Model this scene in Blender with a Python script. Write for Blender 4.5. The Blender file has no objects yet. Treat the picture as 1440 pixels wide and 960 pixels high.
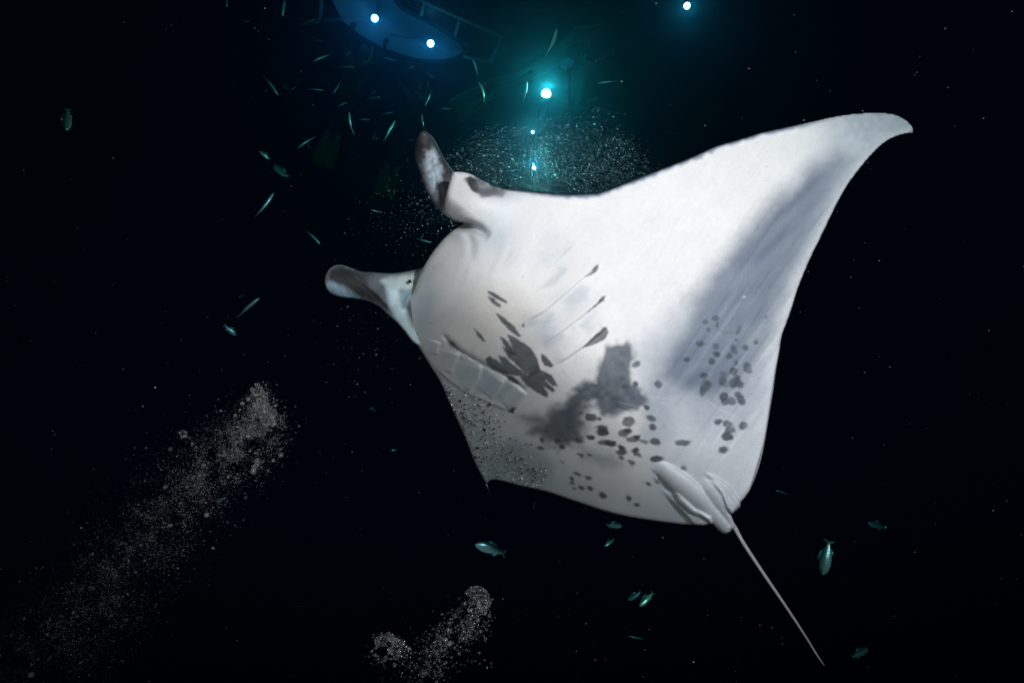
import bpy, math, random
import numpy as np
from mathutils import Vector, Matrix
from mathutils.geometry import delaunay_2d_cdt

# ---------------------------------------------------------------- camera, world, light, exposure
S = bpy.context.scene
C = S.collection
FPX = 938.0                       # focal length in photo pixels (1440 wide)
CAM = np.array([0.0, 0.0, -9.0])  # nine metres below the sea surface (z = 0)
PITCH = math.radians(35)          # the camera looks up
FWD = np.array([0, math.cos(PITCH), math.sin(PITCH)])
UP = np.array([0, -math.sin(PITCH), math.cos(PITCH)])
RIGHT = np.array([1.0, 0, 0])

cam_d = bpy.data.cameras.new('camera')
cam_d.sensor_width = 36.0
cam_d.lens = FPX / 1440 * 36.0
cam_d.clip_start = 0.02
cam_d.clip_end = 500
cam = bpy.data.objects.new('camera', cam_d)
C.objects.link(cam)
cam.location = CAM
cam.rotation_euler = (math.pi / 2 + PITCH, 0, 0)
S.camera = cam

W = bpy.data.worlds.new('World')
S.world = W
W.use_nodes = True
nt = W.node_tree
sky = nt.nodes.new('ShaderNodeTexSky')
sky.sky_type = 'NISHITA'
sky.sun_disc = False
sky.sun_elevation = math.radians(12)
sky.sun_rotation = math.radians(180)
nt.links.new(sky.outputs[0], nt.nodes['Background'].inputs[0])
nt.nodes['Background'].inputs[1].default_value = 0.0022

S.view_settings.view_transform = 'Standard'
S.view_settings.look = 'None'
S.view_settings.exposure = 0
S.view_settings.gamma = 1
cy = S.cycles
cy.max_bounces = 5
cy.diffuse_bounces = 1
cy.glossy_bounces = 2
cy.transmission_bounces = 2
cy.volume_bounces = 0
cy.transparent_max_bounces = 24
cy.use_denoising = True
cy.sample_clamp_indirect = 4

HX, HY = 720.0, 480.0


def P(px, py, d):
    """photo pixel + distance along the view axis -> world point(s)"""
    px = np.asarray(px, float)
    py = np.asarray(py, float)
    d = np.asarray(d, float)
    r = FWD + ((px - HX) / FPX)[..., None] * RIGHT + ((HY - py) / FPX)[..., None] * UP
    return CAM + r * d[..., None]


def on_plane(px, py, z):
    """photo pixel -> point where its ray meets the level z"""
    r = FWD + (px - HX) / FPX * RIGHT + (HY - py) / FPX * UP
    return CAM + r * ((z - CAM[2]) / r[2])


def depth_of(p):
    return float(np.dot(np.asarray(p) - CAM, FWD))


def lamp(kind, name, loc, col, watts, radius=0.04, aim=None, cone=100, blend=0.6):
    ld = bpy.data.lights.new(name, kind)
    ld.color = col
    ld.energy = watts
    ld.shadow_soft_size = radius
    o = bpy.data.objects.new(name, ld)
    C.objects.link(o)
    o.location = loc
    if aim is not None:
        o.rotation_euler = (Vector(aim) - Vector(loc)).to_track_quat('-Z', 'Y').to_euler()
        ld.spot_size = math.radians(cone)
        ld.spot_blend = blend
    return o


# the photographer's two strobes, on arms either side of the camera
def strobe(r, u, f, aim_px, watts, cone):
    loc = CAM + r * RIGHT + u * UP + f * FWD
    lamp('SPOT', 'strobe_flash', loc, (1.0, 0.655, 0.69), watts, 0.05, P(*aim_px), cone, 1.0)


strobe(0.95, 0.70, -0.05, (985, 250, 2.3), 395, 94)
strobe(-0.75, 0.1, -0.1, (640, 430, 2.5), 118, 118)

# ---------------------------------------------------------------- helpers
rng = np.random.default_rng(7)


def tag(o, label=None, cat=None, group=None, kind=None):
    if label: o['label'] = label
    if cat: o['category'] = cat
    if group: o['group'] = group
    if kind: o['kind'] = kind
    return o


def mesh_obj(name, verts, faces, mat, parent=None, smooth=True, cols=None):
    me = bpy.data.meshes.new(name)
    me.from_pydata([tuple(v) for v in verts], [], [tuple(f) for f in faces])
    if smooth:
        me.polygons.foreach_set('use_smooth', [True] * len(me.polygons))
    if cols is not None:
        a = me.color_attributes.new('pigment', 'FLOAT_COLOR', 'POINT')
        a.data.foreach_set('color', np.c_[cols, np.ones(len(cols))].astype(np.float32).ravel())
    me.materials.append(mat)
    me.update()
    o = bpy.data.objects.new(name, me)
    C.objects.link(o)
    if parent is not None:
        o.parent = parent
    return o


def tri_mesh(name, V, F, mat, parent=None, cols=None):
    """fast path for big numpy triangle meshes"""
    me = bpy.data.meshes.new(name)
    V = np.asarray(V, np.float32)
    F = np.asarray(F, np.int32)
    me.vertices.add(len(V))
    me.vertices.foreach_set('co', V.ravel())
    me.loops.add(F.size)
    me.loops.foreach_set('vertex_index', F.ravel())
    me.polygons.add(len(F))
    me.polygons.foreach_set('loop_start', np.arange(0, F.size, 3, dtype=np.int32))
    me.polygons.foreach_set('use_smooth', np.ones(len(F), bool))
    me.update(calc_edges=True)
    me.validate()
    if cols is not None:
        a = me.color_attributes.new('pigment', 'FLOAT_COLOR', 'POINT')
        a.data.foreach_set('color', np.c_[cols, np.ones(len(cols))].astype(np.float32).ravel())
    me.materials.append(mat)
    o = bpy.data.objects.new(name, me)
    C.objects.link(o)
    if parent is not None:
        o.parent = parent
    return o


def mat(name, base=(.5, .5, .5), rough=.5, metal=0., spec=.5, emit=None, estr=0.):
    m = bpy.data.materials.new(name)
    m.use_nodes = True
    b = m.node_tree.nodes['Principled BSDF']
    b.inputs['Base Color'].default_value = (*base, 1)
    b.inputs['Roughness'].default_value = rough
    b.inputs['Metallic'].default_value = metal
    b.inputs['Specular IOR Level'].default_value = spec
    if emit:
        b.inputs['Emission Color'].default_value = (*emit, 1)
        b.inputs['Emission Strength'].default_value = estr
    return m


def noise_tint(m, scale, amount, detail=4):
    """vary a plain base colour with a procedural noise"""
    t = m.node_tree
    b = t.nodes['Principled BSDF']
    base = tuple(b.inputs['Base Color'].default_value)
    tc = t.nodes.new('ShaderNodeTexCoord')
    n = t.nodes.new('ShaderNodeTexNoise')
    n.inputs['Scale'].default_value = scale
    n.inputs['Detail'].default_value = detail
    mx = t.nodes.new('ShaderNodeMix')
    mx.data_type = 'RGBA'
    mx.inputs['A'].default_value = tuple(c * (1 - amount) for c in base[:3]) + (1,)
    mx.inputs['B'].default_value = tuple(min(1, c * (1 + amount)) for c in base[:3]) + (1,)
    t.links.new(tc.outputs['Object'], n.inputs['Vector'])
    t.links.new(n.outputs[0], mx.inputs['Factor'])
    t.links.new(mx.outputs['Result'], b.inputs['Base Color'])
    return m


def vnoise(x, y, cell, seed=0):
    """smooth value noise in 0..1"""
    g = np.random.default_rng(seed).random((256, 256))
    X = np.asarray(x) / cell
    Y = np.asarray(y) / cell
    i = np.floor(X).astype(int)
    j = np.floor(Y).astype(int)
    fx = X - i
    fy = Y - j
    fx = fx * fx * (3 - 2 * fx)
    fy = fy * fy * (3 - 2 * fy)
    a = g[i % 256, j % 256]
    b = g[(i + 1) % 256, j % 256]
    c = g[i % 256, (j + 1) % 256]
    d = g[(i + 1) % 256, (j + 1) % 256]
    return (a * (1 - fx) + b * fx) * (1 - fy) + (c * (1 - fx) + d * fx) * fy


def sstep(a, b, x):
    t = np.clip((x - a) / (b - a), 0, 1)
    return t * t * (3 - 2 * t)


def seg_dist(pts, poly, closed=False):
    """distance to a polyline, param 0..1 along it, signed side of nearest segment"""
    q = np.asarray(poly, float)
    if closed:
        q = np.vstack([q, q[:1]])
    best = np.full(len(pts), 1e9)
    par = np.zeros(len(pts))
    side = np.zeros(len(pts))
    L = np.r_[0, np.cumsum(np.linalg.norm(np.diff(q, axis=0), axis=1))]
    for k in range(len(q) - 1):
        a, b = q[k], q[k + 1]
        ab = b - a
        l2 = max(float(ab @ ab), 1e-9)
        t = np.clip(((pts - a) @ ab) / l2, 0, 1)
        d = np.linalg.norm(pts - a - t[:, None] * ab, axis=1)
        m = d < best
        best[m] = d[m]
        par[m] = (L[k] + t[m] * math.sqrt(l2)) / L[-1]
        side[m] = np.sign(ab[0] * (pts[m, 1] - a[1]) - ab[1] * (pts[m, 0] - a[0]))
    return best, par, side


def inside(pts, poly):
    q = np.asarray(poly, float)
    r = np.zeros(len(pts), bool)
    n = len(q)
    for k in range(n):
        (x1, y1), (x2, y2) = q[k], q[(k + 1) % n]
        c = ((y1 > pts[:, 1]) != (y2 > pts[:, 1]))
        if y1 != y2:
            r ^= c & (pts[:, 0] < (x2 - x1) * (pts[:, 1] - y1) / (y2 - y1) + x1)
    return r


def sdf(pts, poly):
    """negative inside"""
    d = seg_dist(pts, poly, True)[0]
    return np.where(inside(pts, poly), -d, d)


def Z(ox, oy, k, pts):
    """points read off an enlargement with origin (ox, oy) and factor k -> photo pixels"""
    return [(ox + p[0] / k, oy + p[1] / k) + tuple(p[2:]) for p in pts]


def smooth_outline(pts, step=3.0):
    """closed Catmull-Rom through pts; points with a third item are sharp corners"""
    n = len(pts)
    q = [np.array(p[:2], float) for p in pts]
    sharp = [len(p) > 2 for p in pts]
    out = []
    for i in range(n):
        p1, p2 = q[i], q[(i + 1) % n]
        p0 = q[i - 1] if not sharp[i] else p1 * 2 - p2
        p3 = q[(i + 2) % n] if not sharp[(i + 1) % n] else p2 * 2 - p1
        m = max(1, int(round(np.linalg.norm(p2 - p1) / step)))
        for j in range(m):
            t = j / m
            out.append(.5 * (2 * p1 + (p2 - p0) * t + (2 * p0 - 5 * p1 + 4 * p2 - p3) * t * t + (3 * p1 - p0 - 3 * p2 + p3) * t ** 3))
    return np.array(out)


def triangulate(outline, step):
    lo = outline.min(0)
    hi = outline.max(0)
    xs = np.arange(lo[0], hi[0], step)
    ys = np.arange(lo[1], hi[1], step * .866)
    gx, gy = np.meshgrid(xs, ys)
    gx = gx + (np.arange(len(ys)) % 2)[:, None] * step * .5
    pts = np.c_[gx.ravel(), gy.ravel()]
    pts = pts[inside(pts, outline)]
    d = seg_dist(pts, outline, True)[0]
    pts = pts[d > step * .6]
    allp = np.vstack([outline, pts])
    n = len(outline)
    r = delaunay_2d_cdt([Vector(p) for p in allp], [(i, (i + 1) % n) for i in range(n)], [], 1, 1e-4)
    V = np.array([tuple(v) for v in r[0]])
    F = np.array([f for f in r[2]])
    a = V[F[:, 1]] - V[F[:, 0]]
    b = V[F[:, 2]] - V[F[:, 0]]
    cr = a[:, 0] * b[:, 1] - a[:, 1] * b[:, 0]
    F[cr > 0] = F[cr > 0][:, ::-1]          # image y points down: make the face look at the lens
    return V, F


def sheet(outline, step, depth_fn, thick_fn, col_fn, back_col):
    """a closed thick sheet: front face from an outline with its own depth, back face set off along the normal"""
    px, F = triangulate(outline, step)
    e = seg_dist(px, outline, True)[0]
    d = depth_fn(px, e)
    V = P(px[:, 0], px[:, 1], d)
    fn = np.cross(V[F[:, 1]] - V[F[:, 0]], V[F[:, 2]] - V[F[:, 0]])
    N = np.zeros_like(V)
    for k in range(3):
        np.add.at(N, F[:, k], fn)
    N /= np.linalg.norm(N, axis=1)[:, None] + 1e-12
    if np.mean(np.sum(N * (CAM - V), axis=1)) < 0:
        N = -N
        F = F[:, ::-1]
    edge = e < 1e-3
    th = thick_fn(px, e)
    ray = (V - CAM) / np.linalg.norm(V - CAM, axis=1)[:, None]
    B = V + ray * th[:, None]
    n = len(V)
    idx = np.where(edge, np.arange(n), np.arange(n) + n)
    FB = idx[F][:, ::-1]
    cols = col_fn(px, e)
    cb = np.tile(np.array(back_col), (n, 1))
    allV = np.vstack([V, B])
    allC = np.vstack([cols, cb])
    used = np.zeros(2 * n, bool)
    used[F.ravel()] = True
    used[FB.ravel()] = True
    re = np.cumsum(used) - 1
    return allV[used], re[np.vstack([F, FB])], allC[used]


# ---------------------------------------------------------------- water: surface and haze
m_surf = mat('night_sea_surface', (.0015, .004, .008), .28, 0, .35)
t = m_surf.node_tree
n1 = t.nodes.new('ShaderNodeTexNoise')
n1.inputs['Scale'].default_value = 1.4
n1.inputs['Detail'].default_value = 5
bp = t.nodes.new('ShaderNodeBump')
bp.inputs['Strength'].default_value = .5
bp.inputs['Distance'].default_value = .15
tc = t.nodes.new('ShaderNodeTexCoord')
t.links.new(tc.outputs['Object'], n1.inputs['Vector'])
t.links.new(n1.outputs[0], bp.inputs['Height'])
t.links.new(bp.outputs[0], t.nodes['Principled BSDF'].inputs['Normal'])
tr = t.nodes.new('ShaderNodeBsdfTransparent')
tr.inputs[0].default_value = (.22, .38, 1, 1)
ms = t.nodes.new('ShaderNodeMixShader')
ms.inputs[0].default_value = .45
t.links.new(tr.outputs[0], ms.inputs[1])
t.links.new(t.nodes['Principled BSDF'].outputs[0], ms.inputs[2])
t.links.new(ms.outputs[0], t.nodes['Material Output'].inputs['Surface'])
k = 90
gx, gy = np.meshgrid(np.linspace(-70, 70, k), np.linspace(-50, 110, k))
gz = .10 * (vnoise(gx + 200, gy + 200, 3.1, 3) - .5) + .05
gv = np.c_[gx.ravel(), gy.ravel(), gz.ravel()]
gf = [(i * k + j, (i + 1) * k + j, (i + 1) * k + j + 1, i * k + j + 1) for i in range(k - 1) for j in range(k - 1)]
tag(mesh_obj('sea_surface', gv, gf, m_surf), kind='structure')

m_haze = bpy.data.materials.new('sea_water')
m_haze.use_nodes = True
t = m_haze.node_tree
t.nodes.remove(t.nodes['Principled BSDF'])
pv = t.nodes.new('ShaderNodeVolumePrincipled')
pv.inputs['Color'].default_value = (.018, .092, .150, 1)
pv.inputs['Absorption Color'].default_value = (.0, .60, .65, 1)
pv.inputs['Density'].default_value = .14
pv.inputs['Anisotropy'].default_value = .92
t.links.new(pv.outputs[0], t.nodes['Material Output'].inputs['Volume'])
x0, x1, y0, y1, z0, z1 = -72, 72, -52, 112, -11.5, .8
hv = [(x, y, z) for z in (z0, z1) for y in (y0, y1) for x in (x0, x1)]
hf = [(0, 2, 3, 1), (4, 5, 7, 6), (0, 1, 5, 4), (2, 6, 7, 3), (0, 4, 6, 2), (1, 3, 7, 5)]
tag(mesh_obj('haze', hv, hf, m_haze, smooth=False), 'clear dark night sea water filling the whole scene', 'water', kind='stuff')

# ---------------------------------------------------------------- the manta ray
A0 = np.array([600., 370.])
AX = np.array([.755, .656])      # head -> tail in the picture
NX = np.array([.656, -.755])     # towards the outspread wing


def st(p):
    d = p - A0
    return d @ NX, d @ AX


z2 = lambda q: Z(440, 160, 4.8, q)
z3 = lambda q: Z(440, 340, 4.8, q)
z4 = lambda q: Z(580, 360, 4.8, q)
z5 = lambda q: Z(600, 520, 4.8, q)
z6 = lambda q: Z(800, 420, 4.8, q)
z7 = lambda q: Z(800, 560, 4.8, q)
z8 = lambda q: Z(840, 140, 3.13, q)

BODY = smooth_outline(
    [(637, 243), (648, 242), (661, 244.5), (675, 252), (690, 259), (716.7, 266), (758, 270), (800, 273), (841, 271), (866, 263)] +
    z8([(180, 345), (300, 298), (420, 250), (520, 205), (620, 175), (720, 145), (850, 117), (950, 95), (1050, 73), (1150, 60), (1250, 57),
        (1310, 65), (1360, 90), (1390, 125), (1391, 147, 1), (1340, 155), (1280, 180), (1220, 230), (1160, 300), (1100, 380), (1050, 470),
        (1000, 575), (960, 655), (920, 740), (880, 840), (850, 939)]) +
    [(1100, 470), (1095.8, 495), (1091.5, 520), (1087.5, 549), (1084, 570)] +
    z7([(1345, 160), (1325, 280), (1300, 400), (1270, 500), (1230, 600), (1190, 665), (1160, 700), (1157, 728), (1130, 760), (1100, 781), (1082, 768, 1),
        (1100, 800), (1118, 850), (1122, 872), (1104, 882, 1), (1085, 905), (1060, 914), (1030, 908), (1000, 880), (972, 848, 1), (910, 862), (870, 862), (840, 855),
        (750, 850), (640, 838), (550, 825), (400, 800), (250, 765), (100, 715), (0, 682)]) +
    [(767, 691), (733, 683.5), (708, 677), (695, 674.6), (688, 676.5), (685.5, 681), (689, 695, 1), (683, 680), (673, 661.7), (664.6, 643), (656, 620),
     (645.8, 597), (635, 574), (627, 555), (618.8, 535.5), (608, 518.5), (596, 500), (586, 484), (577, 473), (570, 464), (567, 452), (567.5, 440), (571, 428),
     (575, 419.5), (582, 411), (586, 400), (589, 390), (596, 375), (606.7, 357), (621, 339), (634, 326.5), (646, 318, 1),
     (652, 314), (640, 309), (630, 301), (626, 288), (629, 268), (633, 254)], 3.0)

GILL_R = [[(781, 303), (764, 320), (746, 347)], [(808, 343), (792, 358), (770, 381)],
          [(842, 371), (823, 389), (799, 410), (767, 437), (733, 457)],
          [(852, 416), (835, 432), (816, 447), (788, 468), (761, 486)],
          [(854, 459), (840, 472), (820, 488), (797, 504), (780, 514)]]
GILL_L = [[(619, 481), (616, 490), (615, 499)], [(646, 497), (642, 510), (634, 527)],
          [(678, 514), (674, 533), (658, 552)], [(710, 535), (702, 550), (691, 563)], [(742, 553), (730, 568), (715, 579)]]
INNER_L = [(620, 467), (632, 478), (648, 493), (665, 503), (681, 512), (697, 521), (712, 528), (728, 538), (742, 551)]
OUTER_L = [(606, 512), (630, 534), (658, 554), (690, 567), (716, 579)]
CLASPER_A = z7([(545, 435), (640, 485), (760, 585), (880, 692), (980, 795), (1060, 880)])
CLASPER_A2 = z7([(690, 600), (760, 650), (860, 735), (930, 790)])
CLASPER_B = z7([(880, 545), (960, 620), (1035, 720), (1085, 805), (1112, 860)])
PELV_L = z7([(600, 600), (680, 690), (780, 790), (840, 860), (910, 868), (975, 850), (960, 800), (850, 740), (740, 640)])
PELV_R = z7([(880, 472), (980, 512), (1080, 590), (1156, 690), (1165, 720), (1100, 790), (1060, 735), (1030, 650), (960, 560)])


def tube_height(p, line, radii):
    d, u, _ = seg_dist(p, line)
    r = np.interp(u, np.linspace(0, 1, len(radii)), radii)
    x = np.clip(d / r, 0, 1)
    return np.sqrt(1 - x * x) * r * sstep(-.02, .22, u)


def body_depth(p, e):
    s, t = st(p)
    d = np.full(len(p), 2.22)
    d += .16 * (np.clip(s - 150, 0, None) / 440) ** 2                  # wing lifts a little away
    d += .10 * np.clip((s - 480) / 110, 0, 1) ** 2
    ls = np.clip(70 - s, 0, None) / 254
    d += .86 * ls ** 2.1                                               # the other wing curls away
    d -= .05 * np.exp(-((s - 40) / 110) ** 2) * sstep(-20, 90, t) * (1 - sstep(250, 470, t))
    d += .075 * np.clip(1 - t / 55, 0, 1.3) ** 2 * sstep(95, 45, s)      # lower jaw rolls up into the mouth
    hd = np.exp(-(((p[:, 0] - 668) / 40) ** 2 + ((p[:, 1] - 283) / 30) ** 2))
    d -= .045 * hd
    d += .05 * np.exp(-(((p[:, 0] - 690) / 14) ** 2 + ((p[:, 1] - 262) / 8) ** 2))
    g, u, _ = seg_dist(p, [(644, 316), (656, 317), (672, 322), (688, 334)])
    d += .075 * np.exp(-(g / 6.5) ** 2) * (1 - u) ** .7
    g, u, _ = seg_dist(p, [(655, 322), (662, 338), (664, 360), (668, 380)])
    d += .012 * np.exp(-(g / 7) ** 2) * (1 - u)
    # edge rounding
    w = np.where((t < 40) & (s < 120), 9., 6.)
    x = 1 - np.clip(e / w, 0, 1)
    d += np.where((t < 40) & (s < 120), .018, .010) * (1 - np.sqrt(np.clip(1 - x * x, 0, 1)))
    # gill slits: each flap rises to a free edge, then drops
    for i, g in enumerate(GILL_R):
        a = [.006, .007, .011, .011, .014][i]
        dist, u, side = seg_dist(p, g)
        end = np.minimum(sstep(0, .12, u), 1 - sstep(.8, 1, u)) * .9 + .1
        f = np.exp(-dist / 16) * sstep(-1.5, 2.0, side * dist)
        d -= a * .65 * f * end * (dist < 60)
        d += a * .9 * np.exp(-(dist / 3.4) ** 2) * end * np.where(side < 0, 1, .3) * (1 - .85 * u) * .16
    for i, g in enumerate(GILL_L):
        dist, u, side = seg_dist(p, g)
        end = np.minimum(sstep(0, .1, u), 1 - sstep(.88, 1, u))
        d -= .0085 * np.exp(-dist / 12) * sstep(-2.2, 2.2, side * dist) * end * (dist < 40)
        d += .0015 * np.exp(-(dist / 3.5) ** 2) * end
    dist, u, side = seg_dist(p, INNER_L)
    end = np.minimum(sstep(0, .08, u), 1 - sstep(.92, 1, u))
    d += end * (.009 * np.exp(-(dist / 3.6) ** 2) - .010 * np.exp(-dist / 16) * sstep(-2, 2, -side * dist)) * (.55 + .45 * np.sin(u * 28) ** 2)
    dist, u, side = seg_dist(p, OUTER_L)
    end = np.minimum(sstep(0, .15, u), 1 - sstep(.92, 1, u))
    d -= end * .008 * np.exp(-dist / 9) * sstep(-2.5, 2.5, -side * dist)
    # pelvic fins, claspers
    px2m = d / FPX
    for poly, h in ((PELV_L, .020), (PELV_R, .018)):
        q = sdf(p, poly)
        d -= h * (1 - sstep(-4, 1.5, q)) * sstep(0, 45, (p - np.array(poly)[0]) @ np.array([.64, .77]))
        c = np.array(poly).mean(0) - np.array([60, 60])
        ang = np.arctan2(p[:, 1] - c[1], p[:, 0] - c[0])
        out = sstep(40, 85, np.hypot(p[:, 0] - c[0], p[:, 1] - c[1]))
        d += .0011 * np.sin(ang * 190) * (q < -1) * out
    h = np.maximum(tube_height(p, CLASPER_A, [6, 13, 17, 16, 12, 9.5]), .75 * tube_height(p, CLASPER_A2, [5, 12, 12, 6]))
    h = np.maximum(h, tube_height(p, CLASPER_B, [4, 13, 13, 10, 6]) * .85)
    d -= h * px2m * .85
    a = p[:, 0] * .82 + p[:, 1] * .57
    b = p[:, 0] * .57 - p[:, 1] * .82
    d += .0022 * sstep(.5, .95, vnoise(a + 300, b * .1 + 300, 7, 43)) * sstep(880, 1050, p[:, 0])
    w = np.exp(-(((p[:, 0] - 690) / 60) ** 2 + ((p[:, 1] - 370) / 55) ** 2))
    d += .0035 * w * vnoise(p[:, 0] * .9 + p[:, 1] * .35, p[:, 1] * .13, 8, 44)
    # the belly is never perfectly flat
    d += .014 * (vnoise(p[:, 0], p[:, 1], 95, 11) - .5) + .0035 * (vnoise(p[:, 0], p[:, 1], 33, 12) - .5)
    return d


def body_thick(p, e):
    s, t = st(p)
    core = np.exp(-((s - 20) / 150) ** 2)
    T = .035 + .30 * core * (1 - .6 * sstep(260, 520, t))
    R = 30 + 60 * core
    x = 1 - np.clip(e / R, 0, 1)
    return T * np.sqrt(np.clip(1 - x * x, 0, 1))


WHITE = np.array([.80, .775, .76])
MARK = np.array([.070, .080, .088])
BAND = np.array([.130, .165, .222])

SHARP = [z4([(505, 230), (560, 250), (600, 280), (642, 307), (635, 320), (600, 305), (540, 275), (508, 248)]),
         z4([(508, 265), (550, 290), (598, 330), (590, 348), (545, 325), (520, 295)]),
         z4([(558, 383), (600, 400), (690, 475), (735, 540), (715, 548), (640, 487), (600, 445)]),
         z4([(412, 485), (440, 505), (475, 540), (497, 578), (470, 575), (440, 540)]),
         z4([(222, 550), (275, 580), (328, 642), (300, 635), (250, 605)]),
         z4([(640, 528), (690, 546), (800, 618), (842, 688), (868, 775), (800, 812), (760, 790), (700, 735), (640, 680), (605, 608), (650, 632), (690, 652), (662, 590)]),
         z4([(585, 538), (625, 555), (680, 625), (705, 665), (660, 670), (615, 600)]),
         z4([(490, 695), (520, 673), (600, 722), (578, 670), (625, 680), (690, 738), (775, 800), (862, 765), (940, 802), (982, 877), (945, 877), (900, 835),
             (965, 907), (945, 917), (890, 882), (918, 930), (910, 955), (850, 927), (770, 872), (720, 812), (650, 800), (590, 785), (508, 737)]),
         z4([(632, 802), (680, 812), (735, 868), (700, 868), (650, 843)]),
         z4([(868, 652), (895, 668), (953, 735), (935, 754), (888, 737), (868, 690)]),
         z4([(1150, 620), (1200, 560), (1270, 500), (1285, 480), (1312, 480), (1324, 515), (1302, 560), (1240, 592)]),
         z4([(1180, 380), (1245, 318), (1278, 273), (1304, 268), (1292, 302), (1252, 330)]),
         z4([(1168, 140), (1208, 108), (1230, 68), (1258, 56), (1248, 100), (1208, 130)]),
         z4([(732, 468), (752, 453), (758, 482)]),
         z5([(395, 245), (425, 220), (440, 235), (415, 250)]), z5([(548, 285), (575, 250), (605, 255), (585, 295)])]

ELL6 = [(448, 445, 34, 21, -25), (383, 592, 25, 16, 0), (447, 572, 23, 22, 0), (607, 582, 26, 26, 0), (523, 733, 22, 16, 20),
        (885, 303, 26, 20, 0), (920, 155, 14, 12, 0), (993, 130, 21, 15, 0), (943, 208, 18, 14, 0), (1000, 187, 14, 26, 0), (1150, 200, 17, 30, 20),
        (1130, 278, 12, 14, 0), (1327, 124, 11, 14, 0), (1257, 292, 20, 16, 0), (1193, 327, 20, 20, 0), (995, 325, 24, 22, 0), (1117, 343, 20, 33, -20),
        (1000, 375, 32, 22, 30), (1085, 385, 20, 18, 0), (968, 420, 23, 20, 0), (800, 408, 20, 18, 0), (1130, 432, 16, 20, 0), (1205, 465, 28, 40, -35),
        (1112, 490, 26, 25, 0), (1038, 505, 21, 19, 0), (1040, 552, 27, 38, 0), (1120, 565, 42, 34, 0), (1140, 535, 20, 20, 0), (1158, 588, 22, 26, 0),
        (912, 525, 27, 20, 0), (922, 580, 38, 42, 0), (903, 622, 20, 28, 10), (1045, 662, 31, 30, 0), (1058, 697, 30, 26, 0), (1100, 690, 28, 30, 0),
        (1137, 645, 23, 23, 0), (1165, 685, 27, 40, -30), (83, 772, 17, 14, 0), (150, 800, 40, 29, 0), (208, 812, 20, 15, 0), (400, 830, 48, 34, 0),
        (222, 868, 36, 22, 0), (228, 898, 42, 24, 0), (375, 903, 44, 28, -20), (395, 890, 26, 20, 0), (145, 935, 30, 17, 0), (553, 805, 30, 17, 30), (565, 862, 23, 23, 0),
        (1010, 830, 32, 22, 0), (1070, 845, 44, 22, 10), (1088, 888, 38, 24, 0), (1070, 928, 38, 27, -10), (1175, 857, 27, 24, 0)]
ELL7 = [(430, 275, 40, 22, -15), (460, 262, 24, 16, 0), (495, 285, 24, 14, 20), (228, 298, 32, 16, 0), (285, 302, 33, 21, 10), (590, 292, 35, 20, 10), (768, 300, 50, 19, -3), (350, 330, 26, 16, 10),
        (360, 362, 42, 20, 0), (350, 397, 18, 12, 20), (445, 350, 26, 17, 0), (457, 375, 30, 18, 35), (420, 430, 28, 14, 25), (430, 461, 10, 6, 0),
        (590, 407, 42, 22, 0), (780, 470, 28, 19, 5), (1045, 347, 37, 25, 0), (540, 578, 27, 14, 30), (594, 560, 25, 15, 35), (70, 378, 20, 9, 15),
        (135, 378, 20, 9, 25), (130, 533, 25, 12, 25), (50, 507, 28, 9, 25), (15, 540, 16, 10, 30), (22, 570, 20, 13, 30), (82, 600, 18, 12, 30),
        (32, 608, 16, 10, 30), (140, 605, 22, 14, 30), (230, 655, 30, 17, 25), (407, 672, 25, 16, 20), (458, 722, 20, 13, 30)]
ELL5 = [(885, 480, 25, 22, 0), (915, 518, 20, 10, 20), (770, 470, 20, 10, 20), (770, 528, 16, 9, 20), (945, 470, 14, 10, 0), (965, 385, 20, 8, 25),
        (1030, 570, 20, 9, 20), (1095, 570, 20, 8, 25), (910, 620, 12, 6, 25), (1025, 480, 26, 13, 10), (345, 243, 12, 9, 30), (240, 290, 13, 8, 40), (385, 350, 14, 8, 50), (250, 330, 14, 7, 60), (600, 720, 14, 6, 20)]
ELLS = [(800 + a / 4.8, 420 + b / 4.8, c / 4.8, d / 4.8, g) for a, b, c, d, g in ELL6] + \
       [(800 + a / 4.8, 560 + b / 4.8, c / 4.8, d / 4.8, g) for a, b, c, d, g in ELL7] + \
       [(600 + a / 4.8, 520 + b / 4.8, c / 4.8, d / 4.8, g) for a, b, c, d, g in ELL5]

BLOB1 = z6([(238, 315), (320, 290), (425, 305), (440, 370), (415, 450), (410, 530), (470, 610), (520, 680), (450, 740), (390, 755), (300, 792), (230, 797), (190, 745),
            (175, 700), (120, 690), (60, 760), (-10, 830), (-40, 760), (0, 670), (60, 605), (110, 562), (175, 558), (208, 480), (222, 380)])
BLOB2 = z5([(610, 305), (720, 318), (800, 330), (850, 275), (960, 215), (1060, 300), (1060, 400), (1020, 470), (940, 450), (860, 425), (760, 380)])
BANDP = [(1178, 205), (1130, 240), (1085, 280), (1040, 330), (1005, 375), (968, 425), (945, 468), (925, 500), (915, 535), (950, 560), (1000, 575), (1048, 555), (1084, 508), (1107, 448),
         (1128, 395), (1155, 343), (1184, 285), (1212, 240), (1230, 212)]
BANDLITE = z6([(500, 640), (600, 560), (700, 620), (640, 700), (700, 900), (600, 980), (480, 960), (520, 800)])
LOWB = z5([(1020, 500), (1150, 560), (1300, 600), (1400, 640), (1300, 660), (1180, 640), (1060, 600)])
LOWC = z5([(420, 480), (600, 470), (760, 520), (860, 640), (780, 740), (600, 700), (450, 640)])
EYEP = z2([(1035, 440), (1062, 415), (1110, 430), (1180, 470), (1250, 497), (1300, 530), (1270, 562), (1140, 555), (1090, 512), (1050, 475)])


def mixc(c, col, a):
    return c * (1 - a[:, None]) + np.asarray(col) * a[:, None]


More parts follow.
